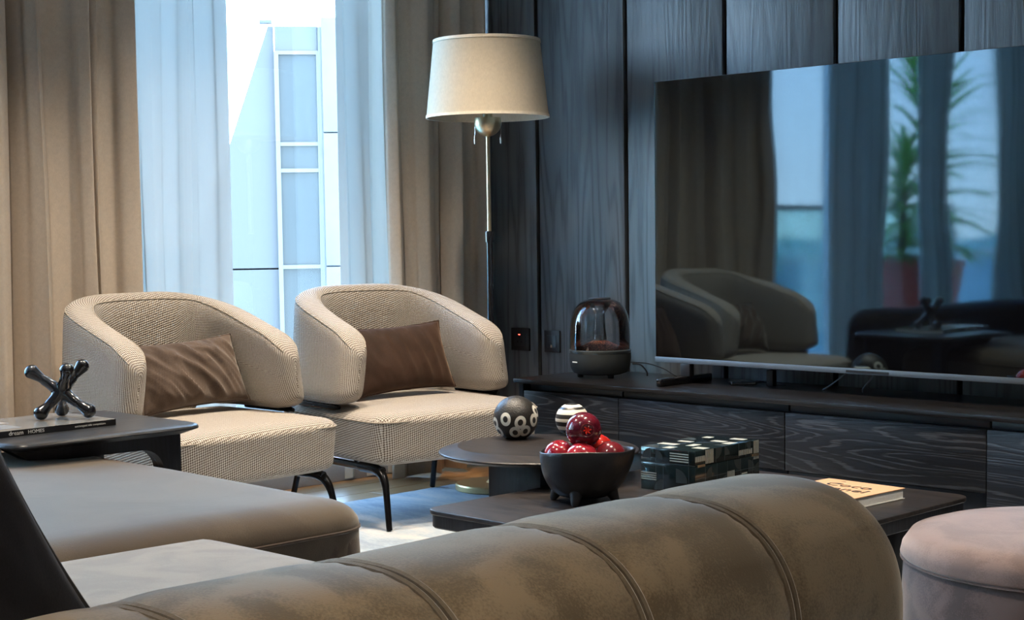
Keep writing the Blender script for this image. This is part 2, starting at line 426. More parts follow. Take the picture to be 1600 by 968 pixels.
# ================================================================ THE ROOM
XW, XE, YS, YN, ZC = -5.27, 2.6, -3.0, 5.0, 2.80
fl = struct('floor', bx(XW - .3, XE, YS, YN + .1, -0.10, -0.016), M['plank'])
pl_me = {}
yk = 0
x = XW - 0.02; k = 0
while x < XE:
    w = 0.17; y = YS - (0.55 * (k % 3))
    while y < YN:
        L = 1.65; y0 = max(y, YS); y1 = min(y + L, YN)
        if y1 - y0 > 0.05:
            key = round(y1 - y0, 3)
            if key not in pl_me:
                bm = bx(0.001, w - 0.001, 0.001, key - 0.001, -0.016, 0.0, 0.0015, 1); me = bpy.data.meshes.new('plank'); bm.to_mesh(me); bm.free(); me.materials.append(M['plank']); pl_me[key] = me
            o = bpy.data.objects.new('plank', pl_me[key]); COL.objects.link(o); o.parent = fl; o.location = (x, y0, 0)
        y += L
    x += w; k += 1
struct('ceiling', bx(XW - .3, XE + .1, YS - .1, YN + .2, ZC, ZC + 0.25), M['ceiling'])
struct('wall_right', bx(XE, XE + .1, YS, YN, 0, ZC), M['wall'])
struct('wall_back', bx(XW, XE, YS - .1, YS, 0, ZC), M['wall'])
# window wall: piers, lintels, sills
W1 = (3.06, 4.90, 0.10, 2.66); W2 = (-1.0, 2.30, 0.10, 2.66)
bm = bmesh.new()
box(bm, XW - .22, XW, YS, W2[0], 0, ZC); box(bm, XW - .22, XW, W2[1], W1[0], 0, ZC); box(bm, XW - .22, XW, W1[1], YN + .1, 0, ZC)
for W in (W1, W2): box(bm, XW - .22, XW, W[0], W[1], W[3], ZC); box(bm, XW - .22, XW, W[0], W[1], 0, W[2])
struct('wall_left', bm, M['wall'])
struct('baseboard_left', bx(XW, XW + 0.018, YS, YN, 0.0, 0.10, 0.003), M['grey'])
for wi, (W, muls) in enumerate(((W1, (W1[0] + 1.38,)), (W2, (0.15, 1.25)))):
    rt = bpy.data.objects.new('window_%d' % (wi + 1), None); COL.objects.link(rt); rt['kind'] = 'structure'; rt.location = (XW - .11, W[0], W[2])
    h = W[3] - W[2]; ww = W[1] - W[0]
    bm = bmesh.new(); fw = 0.05
    box(bm, -.03, .03, 0, fw, 0, h, .004, 1); box(bm, -.03, .03, ww - fw, ww, 0, h, .004, 1); box(bm, -.03, .03, fw, ww - fw, 0, fw, .004, 1); box(bm, -.03, .03, fw, ww - fw, h - fw, h, .004, 1)
    obj('window_frame', bm, M['frame'], rt)
    ys = [fw] + [m_ - W[0] for m_ in muls] + [ww - fw]
    for m_ in muls:
        obj('mullion', bx(-.03, .03, m_ - W[0] - .022, m_ - W[0] + .022, fw, h - fw, .004, 1), M['frame'], rt)
    for a_, b_ in zip(ys[:-1], ys[1:]):
        obj('pane', bx(-.004, .004, a_ + .012, b_ - .012, fw, h - fw), M['glass'], rt)

# black oak panelled wall with recessed grooves, every panel its own board
wt = struct('wall_panelled', bx(XW, XE, YN + 0.015, YN + 0.10, 0, ZC), M['groove'])
g0, pw = -4.779, 0.506
xs = [g0 - pw] + [g0 + i * pw for i in range(0, 15)]
for i in range(len(xs) - 1):
    a_ = max(xs[i], XW) + 0.010; b_ = min(xs[i + 1], XE) - 0.010
    if b_ - a_ > 0.05:
        obj('panel', bx(a_, b_, YN - 0.006, YN + 0.016, 0.0, ZC, 0.004, 2), M['panel'], wt)

# ================================================================ CURTAINS
def curtain(name, label, cat, y0, y1, xb, amp, wl, mat, z0=0.012, z1=2.74, seed=0, sharpn=1.0, group=None, thick=0.0, gaps=()):
    rnd = random.Random(seed); n = max(24, int((y1 - y0) / 0.004)); rows = 15
    knots = []; y = 0.0
    while y < (y1 - y0) + wl:
        knots.append(y); y += wl * rnd.uniform(0.6, 1.45)
    amps = [rnd.uniform(0.55, 1.0) for _ in knots]
    L = y1 - y0
    grid = []
    for r in range(rows + 1):
        z = z0 + (z1 - z0) * r / rows; row = []
        for i in range(n + 1):
            s = L * i / n; k = 0
            while k < len(knots) - 2 and knots[k + 1] < s: k += 1
            fr = (s - knots[k]) / (knots[k + 1] - knots[k])
            a = amps[k] * (1 - fr) + amps[k + 1] * fr
            sgn = 1 if k % 2 == 0 else -1
            f = sgn * math.sin(PI * fr); f = math.copysign(abs(f) ** 0.75, f)
            wob = mnoise.noise(Vector((s * 6, z * 0.9, seed))) * 0.22 + mnoise.noise(Vector((s * 22, z * 1.4, seed + 5))) * 0.08
            flare = 0.85 + 0.25 * (1 - (z - z0) / (z1 - z0))
            yy = y0 + s + 0.30 * wl * math.sin(2 * PI * fr) * 0.30 * sgn + 0.010 * math.sin(z * 2.1 + k) * min(1, s / 0.1, (L - s) / 0.1 + 0.0)
            gp = sum(-0.085 * math.exp(-((s + y0 - g_) / w_) ** 4) for g_, w_ in gaps)
            row.append((xb + amp * a * (f + wob) * flare + gp, yy, z + (0.006 * math.sin(s * 40) if r == 0 else 0)))
        grid.append(row)
    bm = loft(grid, closed=False, caps=False)
    o = obj(name, bm, mat, None, True, 0)
    if thick:
        m_ = o.modifiers.new('solid', 'SOLIDIFY'); m_.thickness = thick; m_.offset = 0
    tag(o, label, cat, group); return o
curtain('drape', 'heavy beige drape left of the window, behind the nearer armchair', 'curtain', 2.20, 3.218, -5.170, 0.050, 0.105, M['drape'], seed=3, thick=0.003, gaps=((2.745, 0.022), (3.065, 0.016)))
curtain('drape', 'heavy beige drape between the sheer curtain and the black panelled wall, behind the floor lamp', 'curtain', 4.385, 4.985, -5.075, 0.046, 0.080, M['drape'], seed=11, thick=0.003, gaps=((4.485, 0.012), (4.73, 0.012)))
curtain('sheer_curtain', 'white sheer curtain left of the bright window gap, behind the nearer armchair', 'curtain', 3.15, 3.690, -5.235, 0.026, 0.080, M['sheer'], seed=21)
curtain('sheer_curtain', 'white sheer curtain right of the bright window gap, behind the farther armchair', 'curtain', 4.255, 4.58, -5.235, 0.026, 0.065, M['sheer'], seed=8)
curtain('sheer_curtain', 'narrow sheer at the drape edge, seen only mirrored in the television beside the dark drape', 'curtain', 2.10, 2.24, -5.21, 0.024, 0.06, M['sheer'], seed=31)
curtain('sheer_curtain', 'broad sheer seen only mirrored in the television between blue sky and red plant pot', 'curtain', 0.95, 1.50, -5.20, 0.028, 0.07, M['sheer'], seed=41)
curtain('sheer_curtain', 'narrow sheer seen only mirrored in the television, hanging across the plants', 'curtain', 0.15, 0.48, -5.21, 0.026, 0.06, M['sheer'], seed=51)
curtain('sheer_curtain', 'pale sheer seen only mirrored at the right edge of the television', 'curtain', -1.05, -0.43, -5.20, 0.028, 0.07, M['sheer'], seed=61)
curtain('drape', 'dark folded beige drape seen only mirrored at the right edge of the television', 'curtain', -1.6, -0.95, -5.14, 0.035, 0.08, M['drape'], seed=71, thick=0.003)

# ================================================================ OUTSIDE
# tapered white building seen through the window gap
ctr = Vector((-40.05, 29.95, 0)); ang = math.atan2(0.8, 0.6)
u = Vector((0.6, 0.8, 0)); 
bt = thing('building', 'pale blue and white modern building with slanted side wing seen through the window', 'building', (ctr.x, ctr.y, -22), ang)
t = NT('pale_cladding'); b = t.bsdf(Base_Color=(0.050, 0.049, 0.048, 1), Roughness=0.5); t.bump(t.noise(t.pos(), 0.8, 2), 0.2, 0.02, b); M['clad'] = t.m
M['clad_white'] = plain('white_cladding', (0.088, 0.083, 0.080), 0.5, gscale=2)
t = NT('facade_glass'); b = t.bsdf(Base_Color=(0.034, 0.040, 0.040, 1), Roughness=0.25, IOR=1.35); M['fglass'] = t.m
Z = lambda z: z + 22
# local x: to the right in view, local y: away from viewer
def prism(outline, y0, y1):
    bm = bmesh.new(); a_ = [bm.verts.new((x_, y0, z_)) for x_, z_ in outline]; b_ = [bm.verts.new((x_, y1, z_)) for x_, z_ in outline]
    bm.faces.new(a_); bm.faces.new(b_[::-1]); n_ = len(a_)
    for i_ in range(n_): bm.faces.new((a_[i_], b_[i_], b_[(i_ + 1) % n_], a_[(i_ + 1) % n_]))
    bmesh.ops.recalc_face_normals(bm, faces=bm.faces); return bm
fin_l = lambda z: -0.05 - (7.55 - z) * 0.345
obj('slanted_wing', prism([(fin_l(7.5), Z(7.5)), (0.10, Z(7.5)), (0.10, Z(0.0)), (fin_l(0.0), Z(0.0))], 0.25, 5), M['clad'], bt, False)
obj('slanted_wing', prism([(fin_l(-0.05), Z(-0.05)), (0.10, Z(-0.05)), (0.10, 0), (fin_l(-22), 0)], 0.25, 5), M['clad'], bt, False)
obj('spandrel', bx(0.14, 1.46, 0.0, 5, Z(6.70), Z(7.48), .02), M['clad'], bt)
bm = bmesh.new()
for x0_, x1_ in ((0.10, 0.24), (1.40, 1.50)): box(bm, x0_, x1_, -0.05, 5, 0, Z(6.70))
for z_ in (6.66, 3.84, 3.02, 0.02, -2.6): box(bm, 0.14, 1.5, -0.03, 4.9, Z(z_ - 0.05), Z(z_ + 0.07))
obj('facade_frame', bm, M['clad_white'], bt)
for z0_, z1_ in ((3.91, 6.61), (3.09, 3.79), (0.09, 2.97), (-2.53, -0.03), (-22, -2.65)):
    obj('pane', bx(0.24, 1.40, 0.10, 0.3, Z(z0_), Z(z1_)), M['fglass'], bt)
obj('end_column', bx(1.56, 3.2, -0.3, 5, Z(4.2), Z(7.72), .03), M['clad_white'], bt)
obj('end_column', bx(1.56, 3.2, -0.3, 5, Z(0.05), Z(4.17), .03), M['clad_white'], bt)
obj('end_column', bx(1.56, 3.2, -0.3, 5, 0, Z(0.02), .03), M['clad_white'], bt)
obj('window_strip', bx(1.46, 1.60, -0.1, 4.9, 0, Z(7.45)), M['clad_white'], bt)
obj('window_strip', bx(2.55, 2.72, -0.36, 4.9, 0, Z(6.5)), M['fglass'], bt)
obj('roof_rail', bx(2.05, 3.2, 1.0, 1.3, Z(7.72), Z(7.90)), M['clad'], bt)
obj('roof_lamp', bx(-0.32, 0.06, 0.1, 0.3, Z(7.58), Z(7.68), .02), M['clad'], bt)
# sea, beach and balcony (seen in the television's reflection)
t = NT('turquoise_sea'); b = t.bsdf(Base_Color=(0.14, 0.50, 0.48, 1), Roughness=0.6); t.bump(t.noise(t.pos((1, 1, 1)), 0.3, 4), 0.4, 0.3, b); M['sea'] = t.m
bm = bmesh.new(); quad(bm, [(-2500, -2500, -22), (-700, -2500, -22), (-700, 2500, -22), (-2500, 2500, -22)]); struct('ground_sea', bm, M['sea'])
bm = bmesh.new(); quad(bm, [(-700, -2500, -22.0), (-560, -2500, -22.0), (-560, 2500, -22.0), (-700, 2500, -22.0)]); struct('ground_beach', bm, plain('pale_beach', (0.70, 0.66, 0.56), 0.9))
bm = bmesh.new(); quad(bm, [(-560, -2500, -22.0), (-6.0, -2500, -22.0), (-6.0, 2500, -22.0), (-560, 2500, -22.0)]); struct('ground_lagoon', bm, plain('pale_lagoon', (0.24, 0.46, 0.50), 0.7))
balc = struct('balcony_slab', bx(-7.6, XW - .22, -4.2, 2.75, -0.20, -0.02), M['white'])
rl = thing('balcony_railing', 'balcony railing with a dark handrail and turquoise glass, mirrored in the television', 'railing', (-7.55, -0.7, -0.02))
M['rail_glass'] = thin_glass('turquoise_rail_glass', (0.82, 0.99, 0.97), 1.5, 0.4)
obj('handrail', bx(-.03, .03, -3.4, 3.4, 1.22, 1.27, .008), M['black'], rl)
for i in range(4):
    y0_ = -3.4 + i * 1.7
    obj('glass_panel', bx(-.006, .006, y0_ + .03, y0_ + 1.67, 0.06, 1.22), M['rail_glass'], rl)
for i in range(5):
    obj('post', bx(-.02, .02, -3.4 + i * 1.7 - .02, -3.4 + i * 1.7 + .02, 0, 1.22, .004), M['silver'], rl)
def plant(x, y, h, R, n, label, seed, pot):
    pt = thing('potted_yucca', label, 'plant', (x, y, -0.02))
    rnd = random.Random(seed)
    t_ = NT('yucca_leaf'); b_ = t_.bsdf(Roughness=0.45)
    t_.l(t_.ramp(t_.noise(t_.pos(obj_space=True), 6, 2), [(0.3, (0.16, 0.42, 0.08)), (0.7, (0.34, 0.62, 0.16))]), b_.inputs['Base Color'])
    tr = t_.n('BsdfTranslucent'); tr.inputs[0].default_value = (0.35, 0.65, 0.12, 1); mx_ = t_.n('MixShader'); mx_.inputs[0].default_value = 0.4
    t_.l(b_.outputs[0], mx_.inputs[1]); t_.l(tr.outputs[0], mx_.inputs[2]); t_.l(mx_.outputs[0], t_.out.inputs[0])
    if pot:
        obj('pot', lathe([(0.0, 0.36), (0.20, 0.36), (0.24, 0.42), (0.30, 0.72), (0.32, 0.80), (0.28, 0.80), (0.26, 0.74), (0.0, 0.74)], 32), plain('red_pot', (0.70, 0.09, 0.05), 0.6), pt)
        for i in range(4):
            a = PI / 4 + i * PI / 2; obj('stand_leg', tube([(0.19 * math.cos(a), 0.19 * math.sin(a), 0.37), (0.24 * math.cos(a), 0.24 * math.sin(a), 0)], 0.018, 8), M['white'], pt)
    z0 = 0.76 if pot else 0.0
    obj('stem', tube(smooth_path([(0, 0, z0 - 0.05), (0.02, 0.01, z0 + h * .4), (0.0, 0.03, z0 + h * .8)]), 0.035, 10), plain('yucca_stem', (0.20, 0.15, 0.09), 0.9), pt)
    me = None
    for i in range(n):
        if me is None:
            bm_ = bmesh.new(); N = 8
            rings = []
            for k in range(N + 1):
                s = k / N; wd = 0.046 * math.sin(PI * min(1, 0.12 + s * 0.88)) ** 0.6 + 0.001
                px_ = s * 0.9; pz_ = 0.22 * s - 0.42 * s * s
                rings.append([(px_, -wd, pz_ + 0.008), (px_, 0, pz_), (px_, wd, pz_ + 0.008)])
            bm_ = loft(rings, False, False); me = bpy.data.meshes.new('leaf'); bm_.to_mesh(me); bm_.free(); me.materials.append(t_.m)
            me.polygons.foreach_set('use_smooth', [True] * len(me.polygons))
        o = bpy.data.objects.new('leaf', me); COL.objects.link(o); o.parent = pt
        s = i / n; o.location = (0, 0.02, z0 + h * (0.06 + 0.76 * s))
        o.rotation_euler = (0, -math.radians(-8 + 70 * s + rnd.uniform(-10, 10)), rnd.uniform(0, 2 * PI)); sc_ = R * rnd.uniform(0.65, 1.0) * (1.0 - 0.2 * s)
        o.scale = (sc_, sc_ * 1.3, sc_)
plant(-6.3, -1.12, 0.98, 0.60, 150, 'spiky green yucca in a red pot, mirrored in the television', 5, True)
plant(-6.75, -2.25, 1.9, 1.0, 90, 'taller palm-like plant mirrored in the television beside the red pot', 9, True)

# ================================================================ RUG
tag(obj('rug', plate(rrect(-2.4, 1.9, 2.385, 2.66, 0.02), 0.0, 0.010, 0.003), M['rug']), 'large pale blue grey rug under the coffee tables and armchairs', 'rug')

# ================================================================ ARMCHAIRS
def shell_geom():
    xt, yw, xb, x0 = 0.160, 0.342, 0.395, -0.04
    pts = [(xt - (xt - x0) * i / 12, -yw) for i in range(12)]
    for i in range(61):
        a = -PI / 2 + PI * i / 60; n_ = 3.1
        pts.append((x0 - (x0 + xb) * abs(math.cos(a)) ** (2 / n_), math.copysign(yw * abs(math.sin(a)) ** (2 / n_), math.sin(a))))
    pts += [(x0 + (xt - x0) * i / 12, yw) for i in range(1, 13)]
    P = [Vector((p[0], p[1])) for p in pts]; d = [0]
    for i in range(1, len(P)): d.append(d[-1] + (P[i] - P[i - 1]).length)
    L = d[-1]
    def at(s):
        s = max(0, min(L, s)); k = 0
        while k < len(d) - 2 and d[k + 1] < s: k += 1
        return P[k].lerp(P[k + 1], (s - d[k]) / max(1e-9, d[k + 1] - d[k]))
    return at, L
SH_AT, SH_L = shell_geom()
def rim(s):
    q = 1 - abs(s / SH_L * 2 - 1)      # 0 tip .. 1 back
    return 0.688 + 0.168 * math.sin(PI / 2 * min(1, q * 1.12)) ** 1.25
def shell_ring(s, n=40):
    c = SH_AT(s); t_ = (SH_AT(s + 0.004) - SH_AT(s - 0.004)).normalized(); nn = Vector((t_.y, -t_.x))   # outward
    e = min(s, SH_L - s); zb = 0.434 - 0.13 * max(0, min(1, (2 * e / SH_L - 0.66) / 0.14)); zt = rim(s); th = 0.056
    if e < 0.075:
        k = math.sqrt(max(0, 1 - (1 - e / 0.075) ** 2)); th *= max(k, 0.04)
    if e < 0.13:
        k = math.sqrt(max(0, 1 - (1 - e / 0.13) ** 2)); zt -= 0.085 * (1 - k); zb += 0.055 * (1 - k)
    hz = (zt - zb) / 2; zc = (zt + zb) / 2; ring = []
    for k in range(n):
        a = 2 * PI * k / n; ca, sa = math.cos(a), math.sin(a)
        px_ = math.copysign(abs(ca) ** 0.55, ca) * th
        pz_ = math.copysign(abs(sa) ** (0.28), sa) * hz
        q = (zc + pz_ - 0.45) / 0.4
        lean = 0.030 * q + 0.012 * math.sin(PI * max(0, min(1, q)))
        p = c + nn * (px_ + lean)
        ring.append((p.x, p.y, zc + pz_))
    return ring
def rim_line(off_frac, dz, r):
    pts = []
    for i in range(90):
        s = 0.02 + (SH_L - 0.04) * i / 89
        ring = shell_ring(s, 40)
        pts.append(ring[off_frac])
    return tube([Vector(p) + Vector((0, 0, dz)) for p in pts], r, 6)
def seat_fn(co):
    # bowed front, slight taper downwards
    bow = 0.018 * (1 - (co.y / 0.38) ** 2) if co.x > 0 else 0
    x_ = co.x + bow * (co.x / 0.35); k = 1 - 0.035 * (0.5 - co.z / 0.19)
    return Vector((x_ * k, co.y * k, co.z))
def armchair(label, loc, rz):
    t_ = thing('armchair', label, 'armchair', loc, rz, 'woven tub armchairs by the window')
    st = obj('seat', soft_box(0.358, 0.378, 0.095, (0.075, 0.075, 0.035), 26, 0.016, seat_fn), M['weave'], t_, True, 0); st.location = (0.0, 0, 0.325)
    # seat seam near the top edge
    loop = [seat_fn(Vector((x_, y_, 0.066))) for x_, y_ in rrect(0, 0, 0.3585, 0.3785, 0.075, 8)]
    sm = obj('seam', tube([(p.x, p.y, p.z) for p in loop], 0.0028, 6, closed_path=True), M['piping'], st)
    rings = []
    ss = [0.0, 0.002, 0.005, 0.010, 0.017, 0.026, 0.038, 0.052, 0.068, 0.085, 0.105, 0.13]
    N = 64
    mids = [0.13 + (SH_L - 0.26) * i / N for i in range(1, N)]
    for s in ss + mids + [SH_L - q for q in reversed(ss)]: rings.append(shell_ring(s))
    sh = obj('backrest', loft(rings), M['weave'], t_, True, 0)
    obj('piping', rim_line(15, 0.0015, 0.0024), M['piping'], sh); obj('piping', rim_line(5, 0.0015, 0.0024), M['piping'], sh)
    # metal band under the arms
    for sy in (-1, 1): obj('arm_bracket', tube([(-0.20, sy * 0.372, 0.427), (0.06, sy * 0.372, 0.427), (0.085, sy * 0.366, 0.427)], [0.011, 0.011, 0.007], 10), M['legs'], t_)
    fr_ = bmesh.new()
    for sy in (-1, 1):
        tube(fillet([(-0.29, sy * 0.325, 0.216), (0.30, sy * 0.325, 0.216)], 0.02), 0.014, 8, fr_)
    tube([(-0.27, -0.325, 0.216), (-0.27, 0.325, 0.216)], 0.012, 8, fr_); tube([(0.12, -0.325, 0.240), (0.12, 0.325, 0.240)], 0.012, 8, fr_)
    obj('underframe', fr_, M['legs'], t_)
    for sy in (-1, 1):
        p = fillet([(0.16, sy * 0.325, 0.217), (0.315, sy * 0.328, 0.217), (0.365, sy * 0.345, 0.012)], 0.07, 8)
        obj('leg', tube(p, [0.0185 - 0.0075 * max(0, (i - 3) / (len(p) - 4)) for i in range(len(p))], 12), M['legs'], t_)
        p = fillet([(-0.16, sy * 0.315, 0.217), (-0.27, sy * 0.318, 0.217), (-0.33, sy * 0.335, 0.001 + 0.010)], 0.06, 8)
        obj('leg', tube(p, [0.0185 - 0.0075 * max(0, (i - 3) / (len(p) - 4)) for i in range(len(p))], 12), M['legs'], t_)
    return t_
armchair('oatmeal woven tub armchair nearer the left drape, mocha crumpled cushion on it', (-4.628, 3.098, 0.0005), math.radians(1.0))
armchair('oatmeal woven tub armchair nearer the floor lamp, smooth chocolate cushion on it', (-4.512, 3.990, 0.0005), math.radians(-7.0))

# cushions on the chairs
def pillow(name, label, w, h, th, mat, Mx, wr, seed, piping=None, corner=0.02, cat='cushion', group=None, wdir=(1, 0.3), sag=0.0):
    NX, NY = 56, 40; bm = bmesh.new(); sides = []
    def P(i, j, sg):
        u_ = -1 + 2 * i / NX; v_ = -1 + 2 * j / NY
        b_ = max(0, (1 - abs(u_) ** 2.4)) * max(0, (1 - abs(v_) ** 2.4)); tt = th / 2 * b_ ** 0.55
        pin = 1 - 0.075 * (1 - v_ * v_) * abs(u_) ** 6; pin2 = 1 - 0.10 * (1 - u_ * u_) * abs(v_) ** 6
        x_ = u_ * w / 2 * pin; z_ = v_ * h / 2 * pin2 - sag * (1 - u_ * u_) * (v_ > 0) * v_
        if wr and sg > 0:
            q = x_ * wdir[0] + z_ * wdir[1]; o_ = -x_ * wdir[1] + z_ * wdir[0]
            n1 = mnoise.noise(Vector((q * 16, o_ * 3.5, seed))); n2 = mnoise.noise(Vector((q * 34 + n1 * 2, o_ * 6, seed + 3)))
            edge = min(1, b_ * 2.0)
            tt += wr * ((1 - abs(n1)) ** 3 * 1.0 + 0.5 * (1 - abs(n2)) ** 3 - 0.7) * edge
        return (x_, -sg * tt, z_)
    lay = bm.loops.layers.uv.verify()
    F = [[bm.verts.new(P(i, j, 1)) for i in range(NX + 1)] for j in range(NY + 1)]
    B = [[(F[j][i] if i in (0, NX) or j in (0, NY) else bm.verts.new(P(i, j, -1))) for i in range(NX + 1)] for j in range(NY + 1)]
    for j in range(NY):
        for i in range(NX):
            bm.faces.new((F[j][i], F[j][i + 1], F[j + 1][i + 1], F[j + 1][i])); bm.faces.new((B[j][i], B[j + 1][i], B[j + 1][i + 1], B[j][i + 1]))
    t_ = thing(name, label, cat, (0, 0, 0), 0, group); t_.matrix_world = Mx
    cov = obj('cover', bm, mat, t_, True, 0)
    per = [P(i, 0, 1) for i in range(NX)] + [P(NX, j, 1) for j in range(NY)] + [P(i, NY, 1) for i in range(NX, 0, -1)] + [P(0, j, 1) for j in range(NY, 0, -1)]
    obj('piping', tube(per, 0.0035, 6, closed_path=True), piping or mat, t_)
    return t_
def basis(origin, xdir, zdir):
    xv = Vector(xdir).normalized(); zv = Vector(zdir); zv = (zv - zv.dot(xv) * xv).normalized(); yv = zv.cross(xv)
    return Matrix(((xv.x, yv.x, zv.x, origin[0]), (xv.y, yv.y, zv.y, origin[1]), (xv.z, yv.z, zv.z, origin[2]), (0, 0, 0, 1)))
pillow('cushion', 'crumpled mocha velvet cushion with deep creases on the armchair nearer the left drape', 0.445, 0.255, 0.13, M['brown_velvet'],
       basis((-4.715, 3.135, 0.573), (0.0, 1, 0.045), (-0.42, 0.0, 1)), 0.022, 2.0, cat='cushion', wdir=(0.80, 0.6))
pillow('cushion', 'smooth dark chocolate velvet cushion on the armchair nearer the floor lamp', 0.45, 0.272, 0.12, M['dark_brown_velvet'],
       basis((-4.565, 3.99, 0.578), (0.13, 1, 0.03), (-0.40, 0.0, 1)), 0.007, 9.0, cat='cushion', wdir=(0.95, 0.3))

# ================================================================ FLOOR LAMP
lt = thing('floor_lamp', 'brass and black floor lamp with a cream drum shade between armchair and cabinet', 'lamp', (-4.57, 4.49, 0.010))
obj('base', lathe([(0, 0), (0.150, 0), (0.154, 0.004), (0.154, 0.022), (0.150, 0.027), (0.03, 0.028), (0.022, 0.034), (0.013, 0.05), (0.0, 0.05)], 64), M['brass2'], lt)
obj('pole', lathe([(0, 0.03), (0.0125, 0.03), (0.0125, 1.01), (0, 1.01)], 20), M['blackgloss'], lt)
obj('collar', lathe([(0, 1.005), (0.0175, 1.005), (0.018, 1.045), (0.016, 1.05), (0, 1.05)], 24), M['blackgloss'], lt)
obj('rod', lathe([(0, 1.04), (0.0085, 1.04), (0.0085, 1.46), (0, 1.46)], 16), M['brass'], lt)
obj('bowl', lathe([(0.0, 1.425)] + [(0.055 * math.sin(a), 1.485 - 0.055 * math.cos(a)) for a in [0.2 + 0.15 * i for i in range(10)]] + [(0.053, 1.505), (0, 1.505)], 40), M['brass'], lt)
obj('socket', lathe([(0, 1.50), (0.02, 1.50), (0.02, 1.60), (0, 1.60)], 16), M['brass'], lt)
bm = bmesh.new()
for i in range(3):
    a = 0.5 + i * 2 * PI / 3; tube([(0, 0, 1.60), (0.225 * math.cos(a), 0.225 * math.sin(a), 1.70)], 0.002, 6, bm)
obj('spider', bm, M['brass'], lt)
ZB, ZT, RB, RT = 1.505, 1.812, 0.247, 0.214
o = obj('lamp_shade', lathe([(RB, ZB), (RT, ZT), (RT - 0.004, ZT), (RB - 0.004, ZB), (RB, ZB)], 96), M['shade'], lt, True, 40)
obj('trim', lathe([(RB + .0025, ZB - .001), (RB + 0.0015, ZB + 0.010), (RB - 0.004, ZB + 0.010), (RB - 0.004, ZB - 0.001), (RB + .0025, ZB - .001)], 96), M['shade_trim'], o)
obj('trim', lathe([(RT + .0035, ZT - .010), (RT + 0.002, ZT + 0.002), (RT - 0.005, ZT + 0.002), (RT - 0.005, ZT - 0.010), (RT + .0035, ZT - .010)], 96), M['shade_trim'], o)
for sx in (-1, 1):
    dx, dy = 0.052 * 0.71 * sx, 0.052 * 0.70 * sx
    ch = obj('pull_chain', tube([(dx, dy, 1.50), (dx, dy, 1.435)], 0.0012, 6), M['chrome'], lt)
    obj('pull_knob', lathe([(0, 1.400), (0.0042, 1.401), (0.0048, 1.42), (0.003, 1.437), (0, 1.438)], 12, cx=dx, cy=dy), M['chrome'], ch)

# ================================================================ MEDIA CABINETS
CY0, CY1 = 4.505, 4.985
ct = tag(obj('cabinet_top', bx(-4.445, 0.30, 4.488, 4.990, 0.452, 0.470, 0.002), M['cabtop']), 'long black oak worktop on the low cabinets along the panelled wall', 'worktop')
cols = [-4.430, -3.905, -3.148, -2.393, -1.637, -0.881, 0.28]
cl = ['leftmost low black cabinet, short drawer by the lamp', 'second low black cabinet from the lamp, behind the fruit bowl and box', 'third low black cabinet from the lamp, behind the lying book', 'fourth low black cabinet from the lamp, taller front at the right edge of the photo']
for i in range(4):
    x0_, x1_ = cols[i], cols[i + 1]
    if i == 3: x1_ = 0.28
    c = thing('media_cabinet', cl[i], 'cabinet', ((x0_ + x1_) / 2, 4.75, 0), 0)
    hw = (x1_ - x0_) / 2
    bm = bmesh.new(); box(bm, -hw + .001, hw - .001, -0.20, 0.235, 0.09, 0.4515)
    if i == 0: box(bm, -hw, -hw + 0.022, -0.243, 0.235, 0.09, 0.4515)
    obj('body', bm, M['cab'], c)
    obj('plinth', bx(-hw + .001, hw - .001, -0.17, 0.22, 0, 0.089), M['black'], c)
    obj('finger_rail', bx(-hw + (.036 if i == 0 else .004), hw - .004, -0.214, -0.2, 0.424, 0.4475, .001), M['rail'], c)
    lo = 0.222 if i < 3 else 0.115
    if i < 3:
        obj('drawer_front', bx(-hw + (.026 if i == 0 else .0015), hw - .0015, -0.243, -0.221, lo, 0.4225, 0.0018), M['drawer'], c)
        obj('lower_rail', bx(-hw + .003, hw - .003, -0.225, -0.2, 0.12, lo - 0.004, .001), M['cab'], c)
    else:
        for q in range(3):
            wq = (2 * hw) / 3
            obj('drawer_front', bx(-hw + wq * q + .0015, -hw + wq * (q + 1) - .0015, -0.243, -0.221, lo, 0.4225, 0.0018), M['drawer'], c)

# ================================================================ TELEVISION
TX0, TX1, TY, TZ0, TZ1 = -3.903, -2.010, 4.73, 0.547, 1.623
tv = thing('television', 'very large flat black television mirroring window and armchairs, standing on the low cabinets', 'television', ((TX0 + TX1) / 2, TY, 0.470))
hw = (TX1 - TX0) / 2; zz0, zz1 = TZ0 - .47, TZ1 - .47
obj('housing', bx(-hw, hw, 0.001, 0.030, zz0 + 0.001, zz1, 0.003), M['black'], tv)
obj('back_cover', bx(-hw * .72, hw * .72, 0.030, 0.065, zz0 + .05, zz1 - .35, 0.01), M['black'], tv)
sc_o = obj('screen', bx(-hw + .0025, hw - .0025, -0.003, 0.001, zz0 + 0.021, zz1 - .0025), M['screen'], tv)
bar = obj('bottom_bar', bx(-hw - .001, hw + .001, -0.006, 0.012, zz0, zz0 + 0.0195, .001), M['silver'], tv)
obj('badge', bx(-0.085, 0.085, -0.0075, -0.006, zz0 + .0045, zz0 + 0.013), M['black'], bar)
M['grey_print'] = plain('grey_print', (0.35, 0.38, 0.4), 0.5)
for sx in (-1, 1):
    ft = obj('foot', bx(sx * 0.80 - 0.013, sx * 0.80 + 0.013, -0.165, 0.150, 0.0, 0.030, .006, 3), M['blackgloss'], tv)
    obj('foot_stem', bx(sx * 0.80 - .022, sx * 0.80 + .022, -0.005, 0.022, 0.028, zz0 - .001, .002), M['black'], ft)
obj('prop', bx(-0.50, -0.47, 0.10, 0.125, 0, 0.06, .003), M['black'], tv)
def cable(label, pts, r=0.0022, mat='black'):
    return tag(obj('cable', tube(smooth_path(pts), r, 6), M[mat]), label, 'cable')
